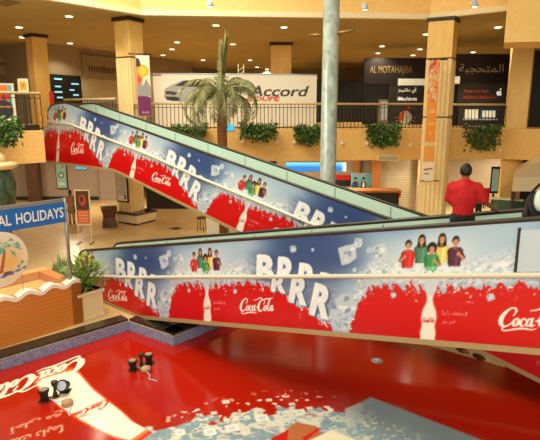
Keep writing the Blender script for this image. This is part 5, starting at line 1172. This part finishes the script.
# ================================================================== PEOPLE
def remesh(o, vox, sm_=2):
    r = o.modifiers.new('remesh', 'REMESH'); r.mode = 'VOXEL'; r.voxel_size = vox; r.use_smooth_shade = True
    s = o.modifiers.new('smooth', 'SMOOTH'); s.iterations = sm_; s.factor = .6
def limb(mb, pts, rad, n=12, sq=(1, 1)):
    mb.tube(pts, rad, n, sq)
    for p, r in zip(pts, rad): mb.ell(p, (r, r, r), 10)
def person(label, base, face, cloth, skin, hair='hair', H=1.75, arms=None, legs='pants', bald=False, seated=0):
    """face = yaw the person looks along; limbs given in the person's own frame (x right, y forward)"""
    o = thing('person', label, 'person', base); k = H/1.75; R = Matrix.Rotation(face-math.pi/2, 3, 'Z')
    W = lambda x, y, z: Vector(base)+R @ Vector((x*k, y*k, z*k))
    arms = arms or [[(-.20, 0, 1.42), (-.26, -.02, 1.14), (-.25, .08, .90), (-.25, .10, .80)], [(.20, 0, 1.42), (.26, -.02, 1.14), (.25, .08, .90), (.25, .10, .80)]]
    b = MB()
    limb(b, [W(0, 0, .98), W(0, .0, 1.15), W(0, 0, 1.36)], [.13*k, .12*k, .115*k]); limb(b, [W(0, .0, 1.40), W(0, .0, 1.56)], [.065*k, .055*k])
    b.ell(W(0, .015, 1.650), (.084*k, .103*k, .122*k), 16, R.to_4x4()); b.ell(W(0, .055, 1.59), (.05*k, .05*k, .05*k), 10)
    b.ell(W(0, .115, 1.635), (.014*k, .02*k, .03*k), 8, R.to_4x4())
    for s_ in (-1, 1): b.ell(W(s_*.08, .005, 1.64), (.014*k, .022*k, .035*k), 8, R.to_4x4())
    for s_ in (-1, 1): limb(b, [W(s_*.09, 0, .92), W(s_*.10, .01, .50), W(s_*.10, -.01, .10)], [.088*k, .06*k, .042*k]); limb(b, [W(s_*.10, -.03, .05), W(s_*.11, .14, .04)], [.045*k, .035*k])
    for A in arms:
        limb(b, [W(*A[0]), W(*A[1]), W(*A[2]), W(*A[3])], [.055*k, .045*k, .032*k, .026*k])
        h0 = Vector(A[3]); dr = (h0-Vector(A[2])).normalized(); sd = dr.cross(Vector((0, 0, 1))); sd = Vector((1, 0, 0)) if sd.length < .2 else sd.normalized()
        limb(b, [W(*h0), W(*(h0+dr*.055))], [.03*k, .036*k])
        for j in range(4): f0 = h0+dr*.07+sd*(j-1.5)*.021; limb(b, [W(*f0), W(*(f0+dr*(.045-.006*abs(j-1.3)))), W(*(f0+dr*.07-Vector((0, 0, .02))))], [.0105*k, .0098*k, .009*k], 8)
        t0 = h0+dr*.02-sd*.03; limb(b, [W(*t0), W(*(t0+dr*.03-sd*.03)), W(*(t0+dr*.06-sd*.03))], [.013*k, .011*k, .010*k], 8)
    ob = b.build('body', skin, o); remesh(ob, .013, 3)
    # clothing
    c = MB(); limb(c, [W(0, 0, .95), W(0, 0, 1.08), W(0, 0, 1.25), W(0, -.015, 1.37), W(0, -.015, 1.43)], [.165*k, .162*k, .172*k, .135*k, .095*k], 16)
    for s_ in (-1, 1): c.ell(W(s_*.11, -.02, 1.34), (.12*k, .105*k, .10*k)); c.ell(W(s_*.10, -.03, 1.20), (.105*k, .10*k, .2*k), 12); limb(c, [W(s_*.04, -.01, 1.44), W(s_*.17, 0, 1.40)], [.07*k, .065*k])
    for A in arms: a0, a1 = Vector(A[0]), Vector(A[1]); limb(c, [W(*(a0-Vector((0, 0, .02)))), W(*a0.lerp(a1, .5)), W(*a0.lerp(a1, .92))], [.073*k, .072*k, .074*k])
    limb(c, [W(0, -.01, 1.44), W(0, 0, 1.50)], [.085*k, .068*k])
    co = c.build('shirt', cloth, o); remesh(co, .016, 14)
    t = MB(); limb(t, [W(0, 0, .90), W(0, 0, 1.0)], [.165*k, .16*k])
    for s_ in (-1, 1): limb(t, [W(s_*.09, 0, .88), W(s_*.10, .01, .50), W(s_*.10, -.01, .12)], [.11*k, .085*k, .075*k])
    to = t.build('trousers', legs, o); remesh(to, .018, 3)
    for s_ in (-1, 1): MB().ell(W(s_*.10, .05, .045), (.052*k, .14*k, .05*k), 12, R.to_4x4()).build('shoe', 'blackp', o, smooth=True)
    hm = MB()
    if bald:   # ring of short hair with a bare crown
        hm.ell(W(0, -.014, 1.646), (.092*k, .110*k, .117*k), 18, R.to_4x4()); 
        keepv = hm
    else: hm.ell(W(0, -.012, 1.672), (.093*k, .110*k, .116*k), 18, R.to_4x4())
    ho = hm.build('hair', hair, o, smooth=True)
    # trim the cap away from the face
    bm = bmesh.new(); bm.from_mesh(ho.data); Ri = R.inverted(); bl_ = parent_loc(o)
    kill = []
    for v in bm.verts:
        l = Ri @ (v.co+bl_-Vector(base))/k
        if (l.y > .035 and l.z < 1.70) or l.z < 1.575 or (l.y > .075): kill.append(v)
    bmesh.ops.delete(bm, geom=kill, context='VERTS'); bm.to_mesh(ho.data); bm.free()
    so = ho.modifiers.new('solid', 'SOLIDIFY'); so.thickness = .012
    return o, W
# man in the red polo on the near walkway
sM = 10.33; wM = .62; zM = .785+.2135*sM
bp_ = Wp(sM, wM, zM)
hx = P(465, 165, bp_.y)
hand = P(499, 207.5, Wp(10.9, 1.2, 0).y)
face = math.radians(70)
Rf = Matrix.Rotation(-(face-math.pi/2), 3, 'Z'); hk = 1.80/1.75; hl_ = Rf @ (Wp(10.66, 1.20, ntop(10.66)+.06)-bp_)/hk
arm_r = [(.20, 0, 1.42), (.30, -.02, 1.16), tuple(Vector((.30, -.02, 1.16)).lerp(hl_, .78)), tuple(hl_)]
person('man in red polo shirt seen from behind, right hand on the walkway handrail', bp_, face, 'shirt', 'skin', H=1.80, arms=[[(-.20, 0, 1.42), (-.23, .04, 1.15), (-.16, .22, 1.04), (-.10, .27, 1.04)], arm_r], bald=True)
# second rider mostly beyond the right edge: black jacket and pale bag
s2 = 11.55; b2 = Wp(s2+.55, .62, .785+.2135*(s2+.55))
o2, W2 = person('person in black at the right edge of the picture on the near walkway', b2, math.radians(70), 'blackp', 'skin', H=1.72)
bg = P(531, 203, 7.6)
o = thing('black_backpack', 'black bag with shoulder strap cut off by the right edge', 'bag', bg)
mb = MB(); mb.ell(P(536, 208, 7.55), (.17, .14, .26), 18); mb.ell(P(530, 215, 7.5), (.12, .1, .14), 12); ob = mb.build('bag_body', 'pants', o); remesh(ob, .02, 3)
MB().tube([P(530, 222, 7.42), P(528, 205, 7.4), P(532, 192, 7.42), P(540, 184, 7.5)], .018, 8).build('strap', 'blackp', o, smooth=True)
MB().ell(P(541, 200, 7.36), (.085, .03, .15), 16).build('pale_patch', 'white', o, smooth=True); MB().ell(P(541, 200, 7.375), (.105, .03, .17), 16).build('patch_edge', 'screen', o, smooth=True)
# distant people
pb = G(477, 214); person('distant person in teal by the red chair, behind the red-shirted man', (P(479, 200, 27.5).x, 27.5, 0), math.radians(-100), 'teal', 'skind', H=1.6)
person('distant person in beige beside the standing poster frame, near the kiosk post', (P(72, 220, 26.3).x, 26.3, 0), math.radians(-60), 'beige', 'skind', H=1.72, legs='beige')
p = Vector((P(72, 220, 26.3).x+.34, 26.2, .68)); o = thing('black_handbag', 'black handbag carried at the right of the distant person in beige', 'bag', p); MB().ell(p, (.18, .09, .17), 12).build('bag_body', 'blackp', o, smooth=True); MB().tube([p+Vector((-.12, 0, .1)), p+Vector((-.16, 0, .32)), p+Vector((-.02, 0, .36)), p+Vector((.1, 0, .12))], .015, 6).build('strap', 'blackp', o)
